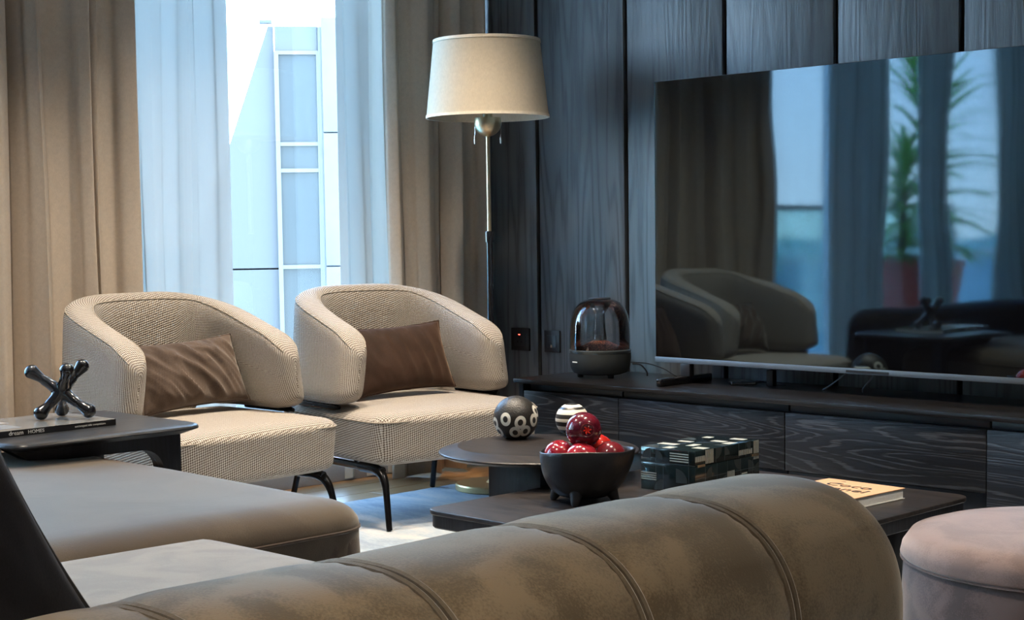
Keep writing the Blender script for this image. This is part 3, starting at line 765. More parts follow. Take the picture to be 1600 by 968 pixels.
cable('thin black cable curving from the smoked speaker to the cabinet top behind the television foot', [(-4.105, 4.80, 0.53), (-4.04, 4.84, 0.525), (-3.97, 4.86, 0.505), (-3.90, 4.86, 0.477), (-3.84, 4.88, 0.4725), (-3.78, 4.90, 0.4725)])
cable('short black cable hanging from the speaker down to the cabinet top', [(-4.10, 4.82, 0.522), (-4.073, 4.84, 0.518), (-4.06, 4.86, 0.49), (-4.06, 4.865, 0.4725)], 0.003)
cable('grey cable dropping behind the television centre, the left one', [(-3.06, 4.80, 0.57), (-3.10, 4.79, 0.53), (-3.16, 4.80, 0.49), (-3.20, 4.82, 0.4725)], 0.003, 'silver')
cable('grey cable dropping behind the television centre, the right one', [(-2.96, 4.80, 0.57), (-2.98, 4.79, 0.53), (-3.02, 4.80, 0.49), (-3.04, 4.83, 0.4725)], 0.003, 'silver')
dv = thing('receiver_box', 'small flat black box lying on the cabinet top under the television', 'receiver', (-3.56, 4.825, 0.470), math.radians(52))
obj('body', plate(rrect(0, 0, 0.05, 0.022, 0.006), 0, 0.013, 0.003), M['blackgloss'], dv)
obj('cord', tube(smooth_path([(0.05, 0, 0.007), (0.08, 0.01, 0.006), (0.11, -0.03, 0.003), (0.14, -0.09, 0.003)]), 0.002, 6), M['black'], dv)

# wall sockets
def socket(label, x0_, x1_, z0_, z1_, led):
    c = thing('wall_socket', label, 'socket', ((x0_ + x1_) / 2, YN - 0.006, (z0_ + z1_) / 2))
    h_ = (x1_ - x0_) / 2; v_ = (z1_ - z0_) / 2
    obj('plate', bx(-h_, h_, -0.010, 0.0, -v_, v_, .0015), M['black'], c)
    obj('insert', bx(-h_ * .62, h_ * .62, -0.0125, -0.010, -v_ * .55, v_ * .55, .0008), M['cab'], c)
    if led:
        obj('indicator_light', bx(-0.006, 0.004, -0.0135, -0.0125, 0.020, 0.023), emit('red_led', (1.0, 0.05, 0.03), 6), c)
        bm_ = bmesh.new()
        for px_, pz_ in ((-0.012, -0.010), (0.012, -0.010), (0.0, 0.008)): box(bm_, px_ - .003, px_ + .003, -0.0132, -0.0125, pz_ - .003, pz_ + .003)
        obj('pin_holes', bm_, M['groove'], c)
    else:
        obj('port', bx(-0.005, 0.005, -0.0135, -0.0125, -0.026, -0.014), M['chrome'], c)
socket('black wall socket with a tiny red light in the dark corner by the drape', -4.945, -4.835, 0.531, 0.630, True)
socket('black wall outlet plate with one pale port, left of the speaker', -4.742, -4.652, 0.531, 0.626, False)

# ================================================================ SPEAKER
sp = thing('speaker', 'round speaker with a smoked clear dome on a black base on the cabinet top', 'speaker', (-4.205, 4.745, 0.470))
R0 = 0.124
obj('base', lathe([(0, 0.012), (0.085, 0.012), (0.108, 0.020), (0.119, 0.040), (R0, 0.075), (R0, 0.098), (0.0, 0.098)], 64), plain('speaker_fabric', (0.022, 0.028, 0.030), 0.8, grain=0.001, gscale=900), sp)
obj('ring', lathe([(0.0, 0.098), (R0, 0.098), (R0 + .001, 0.101), (R0 + .001, 0.110), (R0 - .003, 0.113), (0.0, 0.113)], 64), plain('grey_ring', (0.08, 0.095, 0.10), 0.3, 0.6), sp)
prof = [(R0 - .003, 0.111), (R0 - .002, 0.16), (R0 - .004, 0.21), (R0 - .010, 0.245), (R0 - .022, 0.275), (R0 - .042, 0.298), (R0 - .066, 0.310), (0.030, 0.3145), (0.0, 0.315)]
obj('dome', lathe(prof, 64), M['dome'], sp, True, 0)
obj('top_cap', lathe([(0, 0.3155), (0.045, 0.3145), (0.044, 0.317), (0, 0.318)], 32), M['cab'], sp)
obj('speckled_cone', lathe([(0, 0.150), (0.03, 0.146), (0.07, 0.128), (0.112, 0.116), (0.118, 0.114)], 48), M['speckle'], sp)
obj('core', lathe([(0, 0.15), (0.028, 0.15), (0.022, 0.20), (0.02, 0.255), (0.05, 0.30), (0.0, 0.31)], 32), thin_glass('clear_core', (0.75, 0.72, 0.70), 1.5, 1.3), sp)
bm = bmesh.new()
for i in range(3):
    a = -0.3 + i * 2 * PI / 3; lathe([(0, 0), (0.012, 0), (0.013, 0.014), (0, 0.014)], 12, bm, 0.08 * math.cos(a), 0.08 * math.sin(a))
obj('rubber_feet', bm, M['black'], sp)
a = math.radians(-70)
wm = obj('name_badge', bx(-0.0165, 0.0165, -0.0012, 0.0, -0.0022, 0.0022, .0005, 1), M['white'], sp)
wm.location = ((R0 + .0008) * math.cos(math.radians(-102)), (R0 + .0008) * math.sin(math.radians(-102)), 0.066); wm.rotation_euler = (0, 0, math.radians(-12))

# ================================================================ COFFEE TABLES
TX = (-3.300, -2.235); TYY = (2.96, 4.140)
lowt = thing('coffee_table', 'low wide dark wood coffee table with rounded corners, bowl, box and book on it', 'coffee table', (-2.77, 3.55, 0.010))
ol = rrect(0, 0, (TX[1] - TX[0]) / 2, (TYY[1] - TYY[0]) / 2, 0.055, 8)
obj('tabletop', plate(ol, 0.256, 0.270, (0.003, 0.003), (0.003, 0.003)), M['tabletop'], lowt)
ol2 = rrect(0, 0, (TX[1] - TX[0]) / 2 - .006, (TYY[1] - TYY[0]) / 2 - .006, 0.052, 8)
obj('apron', plate(ol2, 0.218, 0.2545, 0, 0.004), M['tablebody'], lowt)
for sx in (-1, 1):
    for sy in (-1, 1): obj('leg', bx(sx * 0.36 - .05, sx * 0.36 + .05, sy * 0.42 - .05, sy * 0.42 + .05, 0, 0.219, .01), M['tablebody'], lowt)
obj('drawer_handle', bx(-0.5255 - .012, -0.5255, -0.470, -0.44, 0.235, 0.256, .002), M['blackgloss'], lowt)
rt_ = thing('side_table', 'round dark coffee table on a square pedestal, with two patterned spheres on it', 'coffee table', (-3.455, 3.60, 0.0105))
RR = 0.318
obj('tabletop', lathe([(0, 0.330), (0.23, 0.332), (RR - .012, 0.343), (RR, 0.351), (RR, 0.355), (RR - 0.003, 0.3575), (RR - .060, 0.3715), (0, 0.3715)], 96), M['tabletop'], rt_, True, 8)
obj('pedestal', bx(-0.115, 0.115, -0.115, 0.115, 0.0, 0.332, .006), M['tablebody'], rt_)

# ring-pattern sphere
def sph_prof(r, z0_, fb, ft, n=28):
    out = [(0, z0_)]
    for k in range(n + 1):
        a = fb + (PI - fb - ft) * k / n
        out.append((r * math.sin(a), z0_ + r * math.cos(fb) - r * math.cos(a)))
    return out
vz = 0.3815
v1 = thing('ring_sphere', 'black ceramic sphere with white ring motifs on the round table', 'ornament', (-3.616, 3.661, vz))
r1 = 0.0735; fb = 0.42
cz = r1 * math.cos(fb)
obj('body', lathe(sph_prof(r1, 0.0, fb, 0.0) , 64), plain('pitted_black_ceramic', (0.022, 0.021, 0.020), 0.38, grain=0.0035, gscale=260), v1)
bm = bmesh.new()
cdir = math.atan2(-3.675, 3.60)     # direction from the sphere to the viewer
def ring_on(bm, az, el, ro, ri, R_, wob):
    c = Vector((math.cos(el) * math.cos(az), math.cos(el) * math.sin(az), math.sin(el)))
    e1 = Vector((-math.sin(az), math.cos(az), 0)); e2 = c.cross(e1); N = 22; A = []; B = []
    for k in range(N):
        a = 2 * PI * k / N; f_ = 1 + 0.06 * math.sin(2 * a + wob)
        for rr, lst in ((ro * f_, A), (ri * f_, B)):
            d_ = (c + (e1 * math.cos(a) + e2 * math.sin(a) * 1.08) * rr).normalized() * (R_ + 0.0008)
            lst.append(bm.verts.new((d_.x, d_.y, d_.z + cz)))
    for k in range(N):
        f_ = bm.faces.new((A[k], A[(k + 1) % N], B[(k + 1) % N], B[k]))
for az, el in ((-27, 3), (12, -5), (-2, -33), (29, -30), (54, -2), (72, 20), (-62, -33), (-68, -10), (100, -5), (122, -24), (150, 2), (176, -22), (-100, 2), (-118, -26), (-146, 4)):
    ring_on(bm, cdir + math.radians(az), math.radians(el), 0.275, 0.125, r1, az)
bmesh.ops.recalc_face_normals(bm, faces=bm.faces)
obj('ring_pattern', bm, M['cream_paint'], v1, True, 0)
v2 = thing('striped_sphere', 'smaller ceramic sphere with black and ivory horizontal stripes behind the fruit bowl', 'ornament', (-3.535, 3.845, vz))
r2 = 0.0555; pf = sph_prof(r2, 0.0, 0.40, 0.42, 36)
bm = lathe(pf + [(0, pf[-1][1])], 56)
M['dark_glaze'] = plain('charcoal_glaze', (0.025, 0.024, 0.024), 0.35)
zt_ = pf[-1][1]
bands = [0.0, 0.10, 0.19, 0.33, 0.46, 0.58, 0.71, 0.86, 0.93, 1.01]
for f_ in bm.faces:
    q = f_.calc_center_median().z / zt_
    k = sum(1 for b_ in bands if q >= b_); f_.material_index = 0 if k % 2 == 1 else 1
    if f_.calc_center_median().xy.length < 0.018 and q > .9: f_.material_index = 1
obj('body', bm, [M['cream_paint'], M['dark_glaze']], v2, True, 50)

# ================================================================ FRUIT BOWL
bz = 0.280
bo = thing('fruit_bowl', 'matt black ceramic bowl on stubby feet with pointed lip, holding glossy red fruit', 'bowl', (-3.030, 3.345, bz), 0)
lipdir = math.radians(44.7)      # lip points to the right of the photo
def bowl_ring(f, inset=0.0):
    # f 0 bottom .. 1 rim
    ring = []
    for k in range(64):
        a = 2 * PI * k / 64
        rr = 0.124 * (math.sin(PI / 2 * min(1, 0.06 + f ** 0.66 * 0.99))) ** 0.52
        lip = math.exp(-((((a + PI) % (2 * PI)) - PI) / 0.42) ** 2)
        rr *= 1 + 0.20 * lip * f ** 1.3
        if abs(((a + PI) % (2 * PI)) - PI) > 2: rr *= 1 + 0.03 * f
        rr -= inset
        z_ = 0.011 + 0.133 * f + (0.012 * (1 - math.cos(2 * a)) / 2 + 0.008 * lip) * f ** 3 + (0.0 if inset == 0 else 0.006 * (1 - f))
        x_, y_ = rr * math.cos(a), rr * math.sin(a) * 0.97
        ring.append((x_ * math.cos(lipdir) - y_ * math.sin(lipdir), x_ * math.sin(lipdir) + y_ * math.cos(lipdir), z_))
    return ring
rings = [bowl_ring(i / 14) for i in range(15)]
top = bowl_ring(1.0); rings.append([(p[0] * .985, p[1] * .985, p[2] + 0.003) for p in top]); rings.append([(p[0] * .955, p[1] * .955, p[2] + 0.002) for p in top])
rings += [bowl_ring(1 - i / 12, 0.007) for i in range(1, 13)]
M['bowl'] = plain('matt_black_clay', (0.008, 0.009, 0.012), 0.40, grain=0.002, gscale=60)
obj('basin', loft(rings), M['bowl'], bo, True, 0)
for i in range(4):
    a = math.radians(-65) + i * PI / 2
    p0 = Vector((0.078 * math.cos(a), 0.078 * math.sin(a), 0.040)); p1 = Vector((0.094 * math.cos(a), 0.094 * math.sin(a), 0.007))
    obj('foot', tube([p0, p0.lerp(p1, .3), p0.lerp(p1, .8), p1, p1 + Vector((0, 0, -0.006))], [0.021, 0.018, 0.013, 0.011, 0.008], 16), M['bowl'], bo)
def fruit(label, px_, py_, pz_, r_, mat, axis, calyx=True, squat=0.92):
    t_ = thing('apple', label, 'fruit', (px_, py_, pz_), 0, 'glossy red fruit in the black bowl')
    t_.rotation_euler = Vector(axis).to_track_quat('Z', 'Y').to_euler()
    pr = []
    for k in range(25):
        a = PI * k / 24; rr = r_ * math.sin(a) * (1 + 0.05 * math.cos(a)); z_ = -r_ * squat * math.cos(a)
        rho = rr / r_
        if a > PI / 2: z_ -= r_ * 0.16 * math.exp(-(rho / 0.24) ** 2)
        else: z_ += r_ * 0.12 * math.exp(-(rho / 0.24) ** 2)
        pr.append((rr, z_))
    obj('flesh', lathe(pr, 40), mat, t_, True, 0)
    if calyx:
        bm_ = bmesh.new()
        for k in range(6):
            a = k * PI / 3; tube([(0.0, 0, r_ * .76), (r_ * .16 * math.cos(a), r_ * .16 * math.sin(a), r_ * .86), (r_ * .23 * math.cos(a + .2), r_ * .23 * math.sin(a + .2), r_ * .94)], [0.003, 0.0026, 0.001], 6, bm_)
        obj('calyx', bm_, M['scarlet'], t_)
        bm_ = bmesh.new()
        tube([(r_ * .36 * math.cos(q * PI / 12), r_ * .36 * math.sin(q * PI / 12), r_ * .885) for q in range(24)], 0.0014, 6, bm_, True)
        obj('calyx_ring', bm_, M['garnet'], t_)
cx_, cy_ = -3.030, 3.345
vd = Vector((0.70, -0.71, 0)); rdir = Vector((0.711, 0.703, 0))
def fp(right, near, up): p = Vector((cx_, cy_, bz)) + rdir * right + vd * near; return p.x, p.y, bz + up
fruit('dark plum red fruit on top of the pile in the black bowl', *fp(0.000, 0.000, 0.207), 0.052, M['plum'], (0.78, -0.55, 0.10))
fruit('bright crimson fruit at the front of the bowl, below the top one', *fp(-0.008, 0.050, 0.132), 0.049, M['crimson'], (0.2, 0.1, 1), False)
fruit('crimson fruit at the left side of the black bowl', *fp(-0.070, -0.010, 0.136), 0.045, M['crimson'], (0.4, -0.2, 1), False)
fruit('dark garnet fruit at the right side of the bowl, near the lip', *fp(0.074, 0.010, 0.133), 0.047, M['garnet'], (-0.2, 0.3, 1), False)
fruit('scarlet fruit peeping out at the back of the bowl', *fp(0.046, -0.062, 0.150), 0.042, M['scarlet'], (0.3, 0.5, 1), False)

# ================================================================ PATTERNED BOX
bw, bd, bh = 0.200, 0.338, 0.128
ba = math.radians(2.5)
bxo = thing('lacquered_box', 'dark green and black lacquered box with white striped inlays on the coffee table', 'box', (-2.962, 3.800, bz), ba)
M['lacq'] = plain('green_black_lacquer', (0.010, 0.019, 0.022), 0.13, coat=0.6)
M['lacq2'] = plain('grey_shell_lacquer', (0.045, 0.058, 0.062), 0.2)
M['lacq3'] = plain('thin_grey_line', (0.10, 0.13, 0.14), 0.3)
M['bone'] = plain('bone_inlay', (0.46, 0.49, 0.45), 0.3)
hb_ = 0.082
body = obj('body', bx(-bw / 2, bw / 2, -bd / 2, bd / 2, 0, hb_, .001), M['lacq'], bxo)
lid = obj('lid', bx(-bw / 2, bw / 2, -bd / 2, bd / 2, hb_ + .0015, bh, .0015), M['lacq'], bxo)
E_ = 0.0004
def face_fn(face):
    # maps (a along left->right, b up) in metres onto a face
    if face == 'front': return (lambda a, b_: (-bw / 2 + a, -bd / 2 - E_, b_)), (0, -1, 0)     # side facing -y
    if face == 'right': return (lambda a, b_: (bw / 2 + E_, -bd / 2 + a, b_)), (1, 0, 0)
    return (lambda a, b_: (-bw / 2 + a, -bd / 2 + b_, bh + E_)), (0, 0, 1)
def patch(bm, F, a0, a1, b0, b1): bm.faces.new([bm.verts.new(F(*p)) for p in ((a0, b0), (a1, b0), (a1, b1), (a0, b1))])
def stripes(bm, F, a0, a1, b0, b1, n, horiz):
    for i in range(n):
        if horiz: s = (b1 - b0) / n; patch(bm, F, a0, a1, b0 + s * i, b0 + s * (i + .5))
        else: s = (a1 - a0) / n; patch(bm, F, a0 + s * i, a0 + s * (i + .55), b0, b1)
def quarter(bm, F, ca, cb, r_, q0):
    vsq = [bm.verts.new(F(ca, cb))] + [bm.verts.new(F(ca + r_ * math.cos(math.radians(q0 + 90 * k / 8)), cb + r_ * math.sin(math.radians(q0 + 90 * k / 8)))) for k in range(9)]
    bm.faces.new(vsq)
inl = {'body': [bmesh.new(), bmesh.new(), bmesh.new()], 'lid': [bmesh.new(), bmesh.new(), bmesh.new()]}
F, _ = face_fn('front')
B_, G_, L_ = inl['body']; LB, LG, LL = inl['lid']
stripes(B_, F, 0.0, 0.058, 0.030, 0.056, 4, True); stripes(LB, F, 0.108, 0.176, 0.092, 0.122, 4, True)
quarter(G_, F, 0.083, 0.002, 0.034, 90); quarter(G_, F, 0.130, 0.030, 0.042, 0); quarter(G_, F, 0.0, 0.056, 0.018, 0)
quarter(LG, F, 0.036, 0.096, 0.030, 90); quarter(LG, F, 0.056, 0.096, 0.026, 0) 
for a_ in (0.056, 0.083, 0.176): patch(L_, F, a_, a_ + .0008, 0, hb_)
for a_ in (0.036, 0.056, 0.176): patch(LL, F, a_, a_ + .0008, hb_ + .002, bh)
patch(LL, F, 0, bw, hb_ + .0018, hb_ + .003)
F, _ = face_fn('right')
stripes(LB, F, 0.0, 0.050, 0.096, 0.112, 10, False); stripes(LB, F, 0.052, 0.095, 0.086, 0.1275, 6, False); stripes(LB, F, 0.225, 0.300, 0.090, 0.106, 14, False); stripes(LB, F, 0.306, 0.336, 0.088, 0.1275, 5, False)
stripes(B_, F, 0.165, 0.205, 0.0, 0.050, 6, False); stripes(B_, F, 0.240, 0.270, 0.006, 0.040, 4, True); stripes(B_, F, 0.306, 0.336, 0.070, 0.0815, 5, False)
quarter(G_, F, 0.165, 0.0, 0.042, 90); quarter(G_, F, 0.055, 0.002, 0.036, 0); quarter(G_, F, 0.085, 0.045, 0.030, 90); quarter(G_, F, 0.235, 0.081, 0.034, 180); quarter(G_, F, 0.275, 0.035, 0.038, 0); quarter(G_, F, 0.336, 0.030, 0.030, 90)
quarter(LG, F, 0.105, 0.1265, 0.032, 270); quarter(LG, F, 0.150, 0.100, 0.026, 0); quarter(LG, F, 0.290, 0.1265, 0.024, 180)
for a_ in (0.05, 0.11, 0.165, 0.235, 0.30): patch(L_, F, a_, a_ + .0008, 0, hb_)
for b_ in (0.045,): patch(L_, F, 0, bd, b_, b_ + .0008)
for a_ in (0.105, 0.15, 0.225, 0.262): patch(LL, F, a_, a_ + .0008, hb_ + .002, bh)
F, _ = face_fn('top')
for a0_, a1_, b0_, b1_ in ((0.004, 0.068, 0.075, 0.108), (0.07, 0.10, 0.012, 0.05), (0.02, 0.07, 0.155, 0.18), (0.10, 0.128, 0.09, 0.135), (0.146, 0.19, 0.055, 0.09), (0.10, 0.15, 0.215, 0.245), (0.03, 0.06, 0.27, 0.30), (0.12, 0.17, 0.29, 0.32), (0.16, 0.19, 0.19, 0.235)):
    patch(LB, F, a0_, a1_, b0_, b1_)
quarter(LG, F, 0.0, 0.0, 0.055, 0); quarter(LG, F, 0.2, 0.15, 0.04, 90); quarter(LG, F, 0.0, 0.2, 0.05, 0)
for nm, par in (('body', body), ('lid', lid)):
    for bm_, mt_, nn_ in zip(inl[nm], (M['bone'], M['lacq2'], M['lacq3']), ('bone_inlay', 'shell_inlay', 'line_inlay')):
        bmesh.ops.recalc_face_normals(bm_, faces=bm_.faces); tag(obj(nn_, bm_, mt_, par, False), kind='stuff')
for a_ in (0.030, 0.315):
    obj('brass_clasp', bx(bw / 2, bw / 2 + .002, -bd / 2 + a_ - .018, -bd / 2 + a_ + .018, hb_ - .003, hb_ + .004, .0005, 1), M['brass'], bxo)

# ================================================================ BOOK ON THE COFFEE TABLE
bk = thing('book', 'peach orange hardback book with black lettering lying on the coffee table', 'book', (-2.500, 3.805, bz), math.radians(-3))
M['peach'] = plain('peach_cover', (0.66, 0.40, 0.23), 0.45); M['paper'] = plain('page_edges', (0.80, 0.80, 0.78), 0.8)
hx_, hy_ = 0.132, 0.172
obj('page_block', bx(-hx_ + .004, hx_ - .004, -hy_ + .004, hy_ - .005, 0.003, 0.029), M['paper'], bk)
obj('cover', bx(-hx_, hx_, -hy_, hy_, 0.029, 0.0315, .0008, 1), M['peach'], bk)
obj('back_cover', bx(-hx_, hx_, -hy_, hy_, 0.0, 0.003, .0008, 1), plain('white_back_cover', (0.8, 0.78, 0.75), 0.5), bk)
obj('spine', bx(-hx_ - .002, -hx_ + .002, -hy_, hy_, 0.0, 0.0315, .0015, 1), M['peach'], bk)
R90 = Matrix.Rotation(0, 4, 'Z')
cvr = [o for o in bk.children if o.name.startswith('cover')][0]
text_mesh('lettering', 'Coco', 0.060, M['black'], cvr, Matrix.Translation((0.0, 0.070, 0.0320)), align='CENTER', sx=1.2)
text_mesh('lettering', 'Chanel', 0.060, M['black'], cvr, Matrix.Translation((0.0, 0.012, 0.0320)), align='CENTER', sx=1.2)
bm = bmesh.new()
tube([(-0.070, 0.142, 0.032), (-0.058, 0.146, 0.032), (-0.048, 0.140, 0.032)], [0.0005, 0.0035, 0.0005], 6, bm, squash=(0.15, 1)); tube([(-0.075, 0.098, 0.032), (-0.06, 0.102, 0.032), (-0.035, 0.098, 0.032)], 0.001, 5, bm)
obj('cover_sketch', bm, M['dark_glaze'], cvr)

# ================================================================ SIDE TABLE (LEFT)
stb = thing('side_table', 'dark wood side table reaching over the taupe seat, with magazine and sculpture on it', 'side table', (-4.12, 2.30, 0.0))
sx0, sx1, sy0, sy1 = -0.27, 0.305, -0.315, 0.300
ol = rrect((sx0 + sx1) / 2, (sy0 + sy1) / 2, (sx1 - sx0) / 2, (sy1 - sy0) / 2, 0.07, 8)
obj('tabletop', plate(ol, 0.490, 0.520, (0.022, 0.010), (0.05, 0.016)), M['sidetop'], stb, True, 12)
def side_frame(xc):
    # leg and curved apron in one board
    out = [(0.262, 0.0), (0.205, 0.0), (0.205, 0.38)]
    for k in range(9):
        a = math.radians(90 * k / 8); out.append((0.205 - 0.07 + 0.07 * math.cos(a), 0.38 + 0.07 * math.sin(a)))
    out += [(-0.10, 0.452), (-0.22, 0.462), (-0.27, 0.4905), (0.262, 0.4905)]
    bm_ = bmesh.new(); A = [bm_.verts.new((xc - .028, y_, z_)) for y_, z_ in out]; B = [bm_.verts.new((xc + .028, y_, z_)) for y_, z_ in out]
    bm_.faces.new(A); bm_.faces.new(B[::-1])
    for i_ in range(len(A)): bm_.faces.new((A[i_], B[i_], B[(i_ + 1) % len(A)], A[(i_ + 1) % len(A)]))
    bmesh.ops.recalc_face_normals(bm_, faces=bm_.faces)
    return bm_
for xc in (0.19, -0.235): obj('leg', side_frame(xc), M['tablebody'], stb, True, 30)
obj('stretcher', bx(-0.207, 0.162, 0.215, 0.25, 0.02, 0.06, .004), M['tablebody'], stb)

mg = thing('magazine', 'glossy black-spined magazine lying on the side table under the black sculpture', 'magazine', (-4.145, 2.23, 0.520), math.radians(2.5))
mx0, mx1, my0, my1 = -0.115, 0.165, -0.30, 0.165
M['magcover'] = plain('magazine_cover', (0.16, 0.165, 0.165), 0.25, coat=0.3)
obj('page_block', bx(mx0 + .001, mx1 - .003, my0 + .002, my1 - .002, 0.0015, 0.0165), plain('magazine_pages', (0.62, 0.66, 0.68), 0.6), mg)
obj('back_cover', bx(mx0, mx1, my0, my1, 0, 0.0015), M['black'], mg)
cv = obj('cover', bx(mx0, mx1, my0, my1, 0.0165, 0.018), M['magcover'], mg)
sn = obj('spine', bx(mx1, mx1 + .0015, my0, my1, 0, 0.018, .0006, 1), M['black'], mg)
obj('cover_photo', bx(mx0 + .02, mx0 + .12, my0 + .06, my0 + .22, 0.018, 0.0183), plain('cover_picture', (0.35, 0.33, 0.31), 0.3), cv)
obj('cover_photo', bx(mx0 + .15, mx0 + .24, my0 + .10, my0 + .19, 0.018, 0.0183), plain('cover_picture_blue', (0.20, 0.22, 0.24), 0.3), cv)
RS = Matrix.Translation((mx1 + .0018, 0, 0.0)) @ Matrix.Rotation(PI / 2, 4, 'Z') @ Matrix.Rotation(PI / 2, 4, 'X')
text_mesh('lettering', 'dream', 0.0165, M['white'], sn, Matrix.Translation((0, -0.175, 0.0045)) @ RS, sx=1.05, extrude=0.0002)
text_mesh('lettering', 'HOMES', 0.0135, M['white'], sn, Matrix.Translation((0, -0.117, 0.0045)) @ RS, sx=1.15, extrude=0.0002)
text_mesh('lettering', 'extravagant title competitors', 0.0085, M['white'], sn, Matrix.Translation((0, 0.030, 0.0060)) @ RS, extrude=0.0002)

# jack sculpture
jk = thing('jack_sculpture', 'glossy black six-armed jack sculpture standing on the magazine', 'sculpture', (-4.115, 2.305, 0.538))
bm = bmesh.new(); c0 = Vector((0, 0, 0.078))
rt3 = Vector((0.711, 0.703, 0)); nr = Vector((0.70, -0.71, 0)); upv = Vector((0, 0, 1))
ends = [rt3 * -0.082 + upv * 0.060 + nr * 0.01, rt3 * 0.028 + upv * 0.066 + nr * 0.035, rt3 * 0.050 + upv * 0.070 - nr * 0.045,
        rt3 * -0.050 - upv * 0.0575 + nr * 0.04, rt3 * 0.082 - upv * 0.056 + nr * 0.015, rt3 * -0.018 - upv * 0.058 - nr * 0.06]
for e_ in ends:
    n_ = 16; pts = [c0 + e_ * (k / n_) for k in range(n_ + 1)]
    rr = [0.0245 - 0.0095 * math.sin(PI * min(1, (k / n_) * 1.0)) + (0.0 if k / n_ < .6 else -0.0025) for k in range(n_ + 1)]
    tip = e_.normalized()
    pts += [pts[-1] + tip * 0.008, pts[-1] + tip * 0.015, pts[-1] + tip * 0.019]; rr += [0.0195, 0.0135, 0.005]
    tube(pts, rr, 16, bm)
o = obj('figure', bm, M['blackgloss'], jk, True, 0)
zmin = min(v.co.z for v in o.data.vertices)
for v in o.data.vertices: v.co.z -= zmin
rm = o.modifiers.new('remesh', 'REMESH'); rm.mode = 'VOXEL'; rm.voxel_size = 0.0024; rm.use_smooth_shade = True
sm_ = o.modifiers.new('smooth', 'SMOOTH'); sm_.iterations = 10

# ================================================================ SOFA (FOREGROUND)
sf = thing('sofa', 'olive taupe velvet sofa with a channelled rolled back in the foreground', 'sofa', (-2.1, 1.0, 0.010))
SX, SY = 2.1, -1.0        # local = world + (2.1,-1.0)
XC, HW, ZTOP = -1.315, 0.185, 0.692
def back_prof(ins, n=44):
    # closed outline in (x,z); rounded top, straight sides
    out = []; hw = HW - ins; zt = ZTOP - ins
    for k in range(n + 1):
        a = PI * k / n; ca, sa = math.cos(a), math.sin(a)
        out.append((XC + math.copysign(abs(ca) ** (2 / 2.5), ca) * hw, zt - 0.165 + abs(sa) ** (2 / 2.3) * 0.165))
    for k in range(1, 8): out.append((XC - hw, (zt - 0.165) * (1 - k / 8) + 0.06 * k / 8))
    for k in range(8): out.append((XC + hw, 0.06 + (zt - 0.165 - 0.06) * k / 8))
    return out
def channel(y0, y1, free_end=False):
    rings = []; N = 26
    ts = [0.5 - 0.5 * math.cos(PI * k / N) for k in range(N + 1)]
    for t_ in ts:
        q = abs(2 * t_ - 1); L = y1 - y0; e_ = min(t_, 1 - t_) * L
        ins = 0.009 * (1 - math.sqrt(max(0, 1 - max(0, (0.075 - e_) / 0.075) ** 2)))
        if free_end and t_ > 0.5:
            ins = 0.075 * (1 - math.sqrt(max(0, 1 - max(0, (0.085 - e_) / 0.085) ** 2)))
        yy = y0 + t_ * L
        ring = []
        for (x_, z_) in back_prof(ins):
            wv = mnoise.noise(Vector((x_ * 5, yy * 5, z_ * 5))) * 0.005
            # small radiating puckers beside the seam
            pk = 0.0016 * math.sin((x_ - z_) * 150) * math.exp(-e_ / 0.02) if not (free_end and t_ > .5) else 0
            d_ = Vector((x_ - XC, z_ - 0.5)); d_ = d_.normalized() if d_.length else Vector((0, 1))
            ring.append((x_ + SX + d_.x * (wv + pk), yy + SY, z_ + d_.y * (wv + pk)))
        rings.append(ring)
    return loft(rings)
seams = [1.650 - 0.277 * i for i in range(0, 10)]
ys_ = [1.955] + seams
for i in range(len(ys_) - 1):
    obj('back_channel', channel(ys_[i + 1], ys_[i], i == 0), M['sofa'], sf, True, 0)
M['stitch'] = velvet('olive_welt', (0.125, 0.098, 0.068), (0.10, 0.078, 0.052), 0.7, scale=30)
for s_y in seams[:-1]:
    for dy in (-0.006, 0.006):
        pr = back_prof(0.0045)[:-2]
        obj('seam', tube([(x_ + SX, s_y + dy + SY, z_) for x_, z_ in pr], 0.0042, 6), M['stitch'], sf)
# seat cushion, base
o = obj('seat_cushion', soft_box(0.655, 0.80, 0.10, (0.07, 0.07, 0.055), 24, 0.030), M['seat'], sf, True, 0); o.location = (-2.12 + SX, 1.09 + SY, 0.328)
obj('base', bx(-2.77 + SX, -1.50 + SX, -0.85 + SY, 1.86 + SY, 0.02, 0.228, .02, 3), M['chaise_side'], sf)
o = obj('seat_cushion', soft_box(0.66, 0.55, 0.10, (0.07, 0.07, 0.055), 16, 0.016), M['seat'], sf, True, 0); o.location = (-2.12 + SX, -0.270 + SY, 0.328)

# chaise / long seat beyond
cs = thing('daybed', 'wide taupe velvet daybed with gathered skirt and dark rolled back, reaching under the side table', 'daybed', (-3.57, 1.38, 0.010))
hxx, hyy = 0.75, 0.99
def ch_fn(co): return Vector((co.x, co.y, co.z + (0.004 * mnoise.noise(Vector((co.x * 3, co.y * 3, 1)))))) 
o = obj('seat_cushion', soft_box(hxx, hyy, 0.098, (0.12, 0.12, 0.062), 30, 0.016, ch_fn), M['chaise'], cs, True, 0); o.location = (0.03, 0, 0.340)
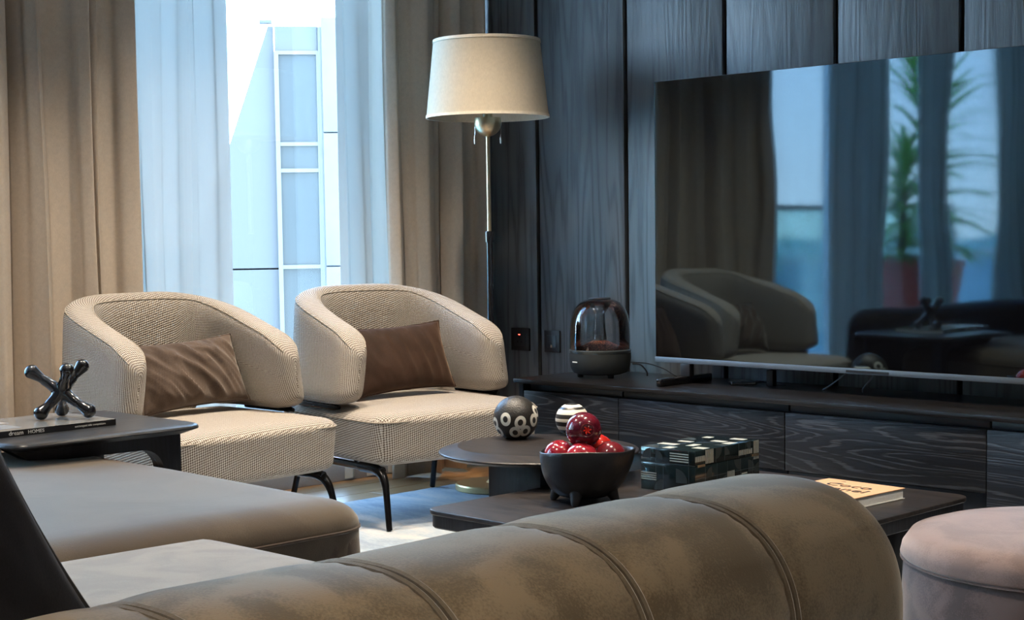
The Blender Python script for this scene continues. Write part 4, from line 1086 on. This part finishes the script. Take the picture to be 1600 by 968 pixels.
# gathered side band
out = rrect(0.03, 0, hxx + .007, hyy + .007, 0.125, 14)
dense = []
for i in range(len(out)):
    a_ = Vector(out[i]); b_ = Vector(out[(i + 1) % len(out)]); n_ = max(1, int((b_ - a_).length / 0.012))
    for k in range(n_): dense.append(a_.lerp(b_, k / n_))
rings = []; acc = 0
nD = len(dense)
cum = [0]
for i in range(1, nD): cum.append(cum[-1] + (dense[i] - dense[i - 1]).length)
for zf in (0.0, 0.1, 0.3, 0.55, 0.8, 0.93, 1.0):
    z_ = 0.03 + 0.338 * zf; ring = []
    for i in range(nD):
        d_ = (dense[(i + 1) % nD] - dense[i - 1]).normalized(); nn = Vector((d_.y, -d_.x))
        g_ = 0.0055 * (mnoise.noise(Vector((cum[i] * 26, zf * 0.8, 2))) + 0.5 * mnoise.noise(Vector((cum[i] * 60, zf, 7)))) * math.sin(PI * min(1, zf * .9 + .1)) ** .5
        p = dense[i] + nn * (g_ + 0.006 * math.sin(PI * zf) - 0.010)
        ring.append((p.x, p.y, z_))
    rings.append(ring)
obj('gathered_band', loft(rings), M['chaise_side'], cs, True, 0)
obj('seam', tube([(p.x, p.y, 0.369) for p in [Vector(q) for q in rrect(0.03, 0, hxx + .001, hyy + .001, 0.122, 14)]], 0.0038, 6, closed_path=True), M['chaise_side'], cs)

o = obj('backrest', soft_box(0.115, 1.40, 0.29, (0.105, 0.12, 0.10), 22), M['black_velvet'], cs, True, 0); o.location = (-0.96, -0.47, 0.315); o['label'] = 'dark velvet rolled back, shade put into its black'  # black stands for dark velvet with its shadow painted in
# dark cushion leaning in the sofa corner
pillow('cushion', 'large midnight blue-black velvet cushion leaning on the sofa back at the left', 0.42, 0.47, 0.13, M['black_velvet'],
       basis((-1.632, 0.680, 0.693), (0.0, 0.875, 0.485), (0.15, -0.485, 0.875)), 0.005, 4.0, cat='cushion', piping=plain('dark_piping', (0.03, 0.028, 0.028), 0.7))

# ================================================================ POUF
pf_ = thing('pouf', 'round rose taupe velvet pouf at the right edge beside the sofa', 'pouf', (-1.425, 3.020, 0.010))
RP = 0.325
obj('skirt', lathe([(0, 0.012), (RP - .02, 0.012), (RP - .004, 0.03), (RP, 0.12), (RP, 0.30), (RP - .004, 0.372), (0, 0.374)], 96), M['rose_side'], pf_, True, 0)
pr = [(0, 0.372), (RP - .004, 0.374), (RP + .003, 0.382), (RP - .001, 0.400), (RP - .018, 0.424), (RP - .05, 0.434), (RP - .12, 0.441), (0, 0.446)]
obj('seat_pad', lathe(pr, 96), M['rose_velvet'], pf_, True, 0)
obj('seam', lathe([(RP - .002, 0.371), (RP + .0035, 0.3735), (RP - .002, 0.376)], 96), M['rose_side'], pf_)

# ================================================================ CEILING DOWNLIGHTS
for i, (x_, y_, wh_) in enumerate(((-3.7, 3.75, 'the round table'), (-4.2, 2.2, 'the side table'), (-4.25, 3.55, 'the gap between the armchairs'), (-2.7, 3.6, 'the low coffee table'), (-1.2, 3.6, 'the pouf'), (-2.7, 1.6, 'the sofa seat'), (-0.35, 0.3, 'the back of the sofa'))):
    dl = thing('downlight', 'small round warm downlight in the ceiling above ' + wh_, 'ceiling light', (x_, y_, ZC), 0, 'ceiling downlights')
    obj('housing', lathe([(0.034, -0.001), (0.048, -0.001), (0.050, -0.006), (0.036, -0.010), (0.034, -0.001)], 32), M['white'], dl)
    obj('lens', lathe([(0, -0.003), (0.033, -0.003), (0.033, -0.001), (0, -0.001)], 24), emit('warm_lens', (1.0, 0.78, 0.52), 18), dl)
    ld = bpy.data.lights.new('downlight_beam', 'SPOT'); ld.energy = LAMP_WATTS; ld.spot_size = math.radians(95); ld.spot_blend = 0.8; ld.shadow_soft_size = 0.035; ld.color = (1.0, 0.85, 0.67)
    lo_ = bpy.data.objects.new('downlight_beam', ld); COL.objects.link(lo_); lo_.location = (0, 0, -0.012); lo_.parent = dl
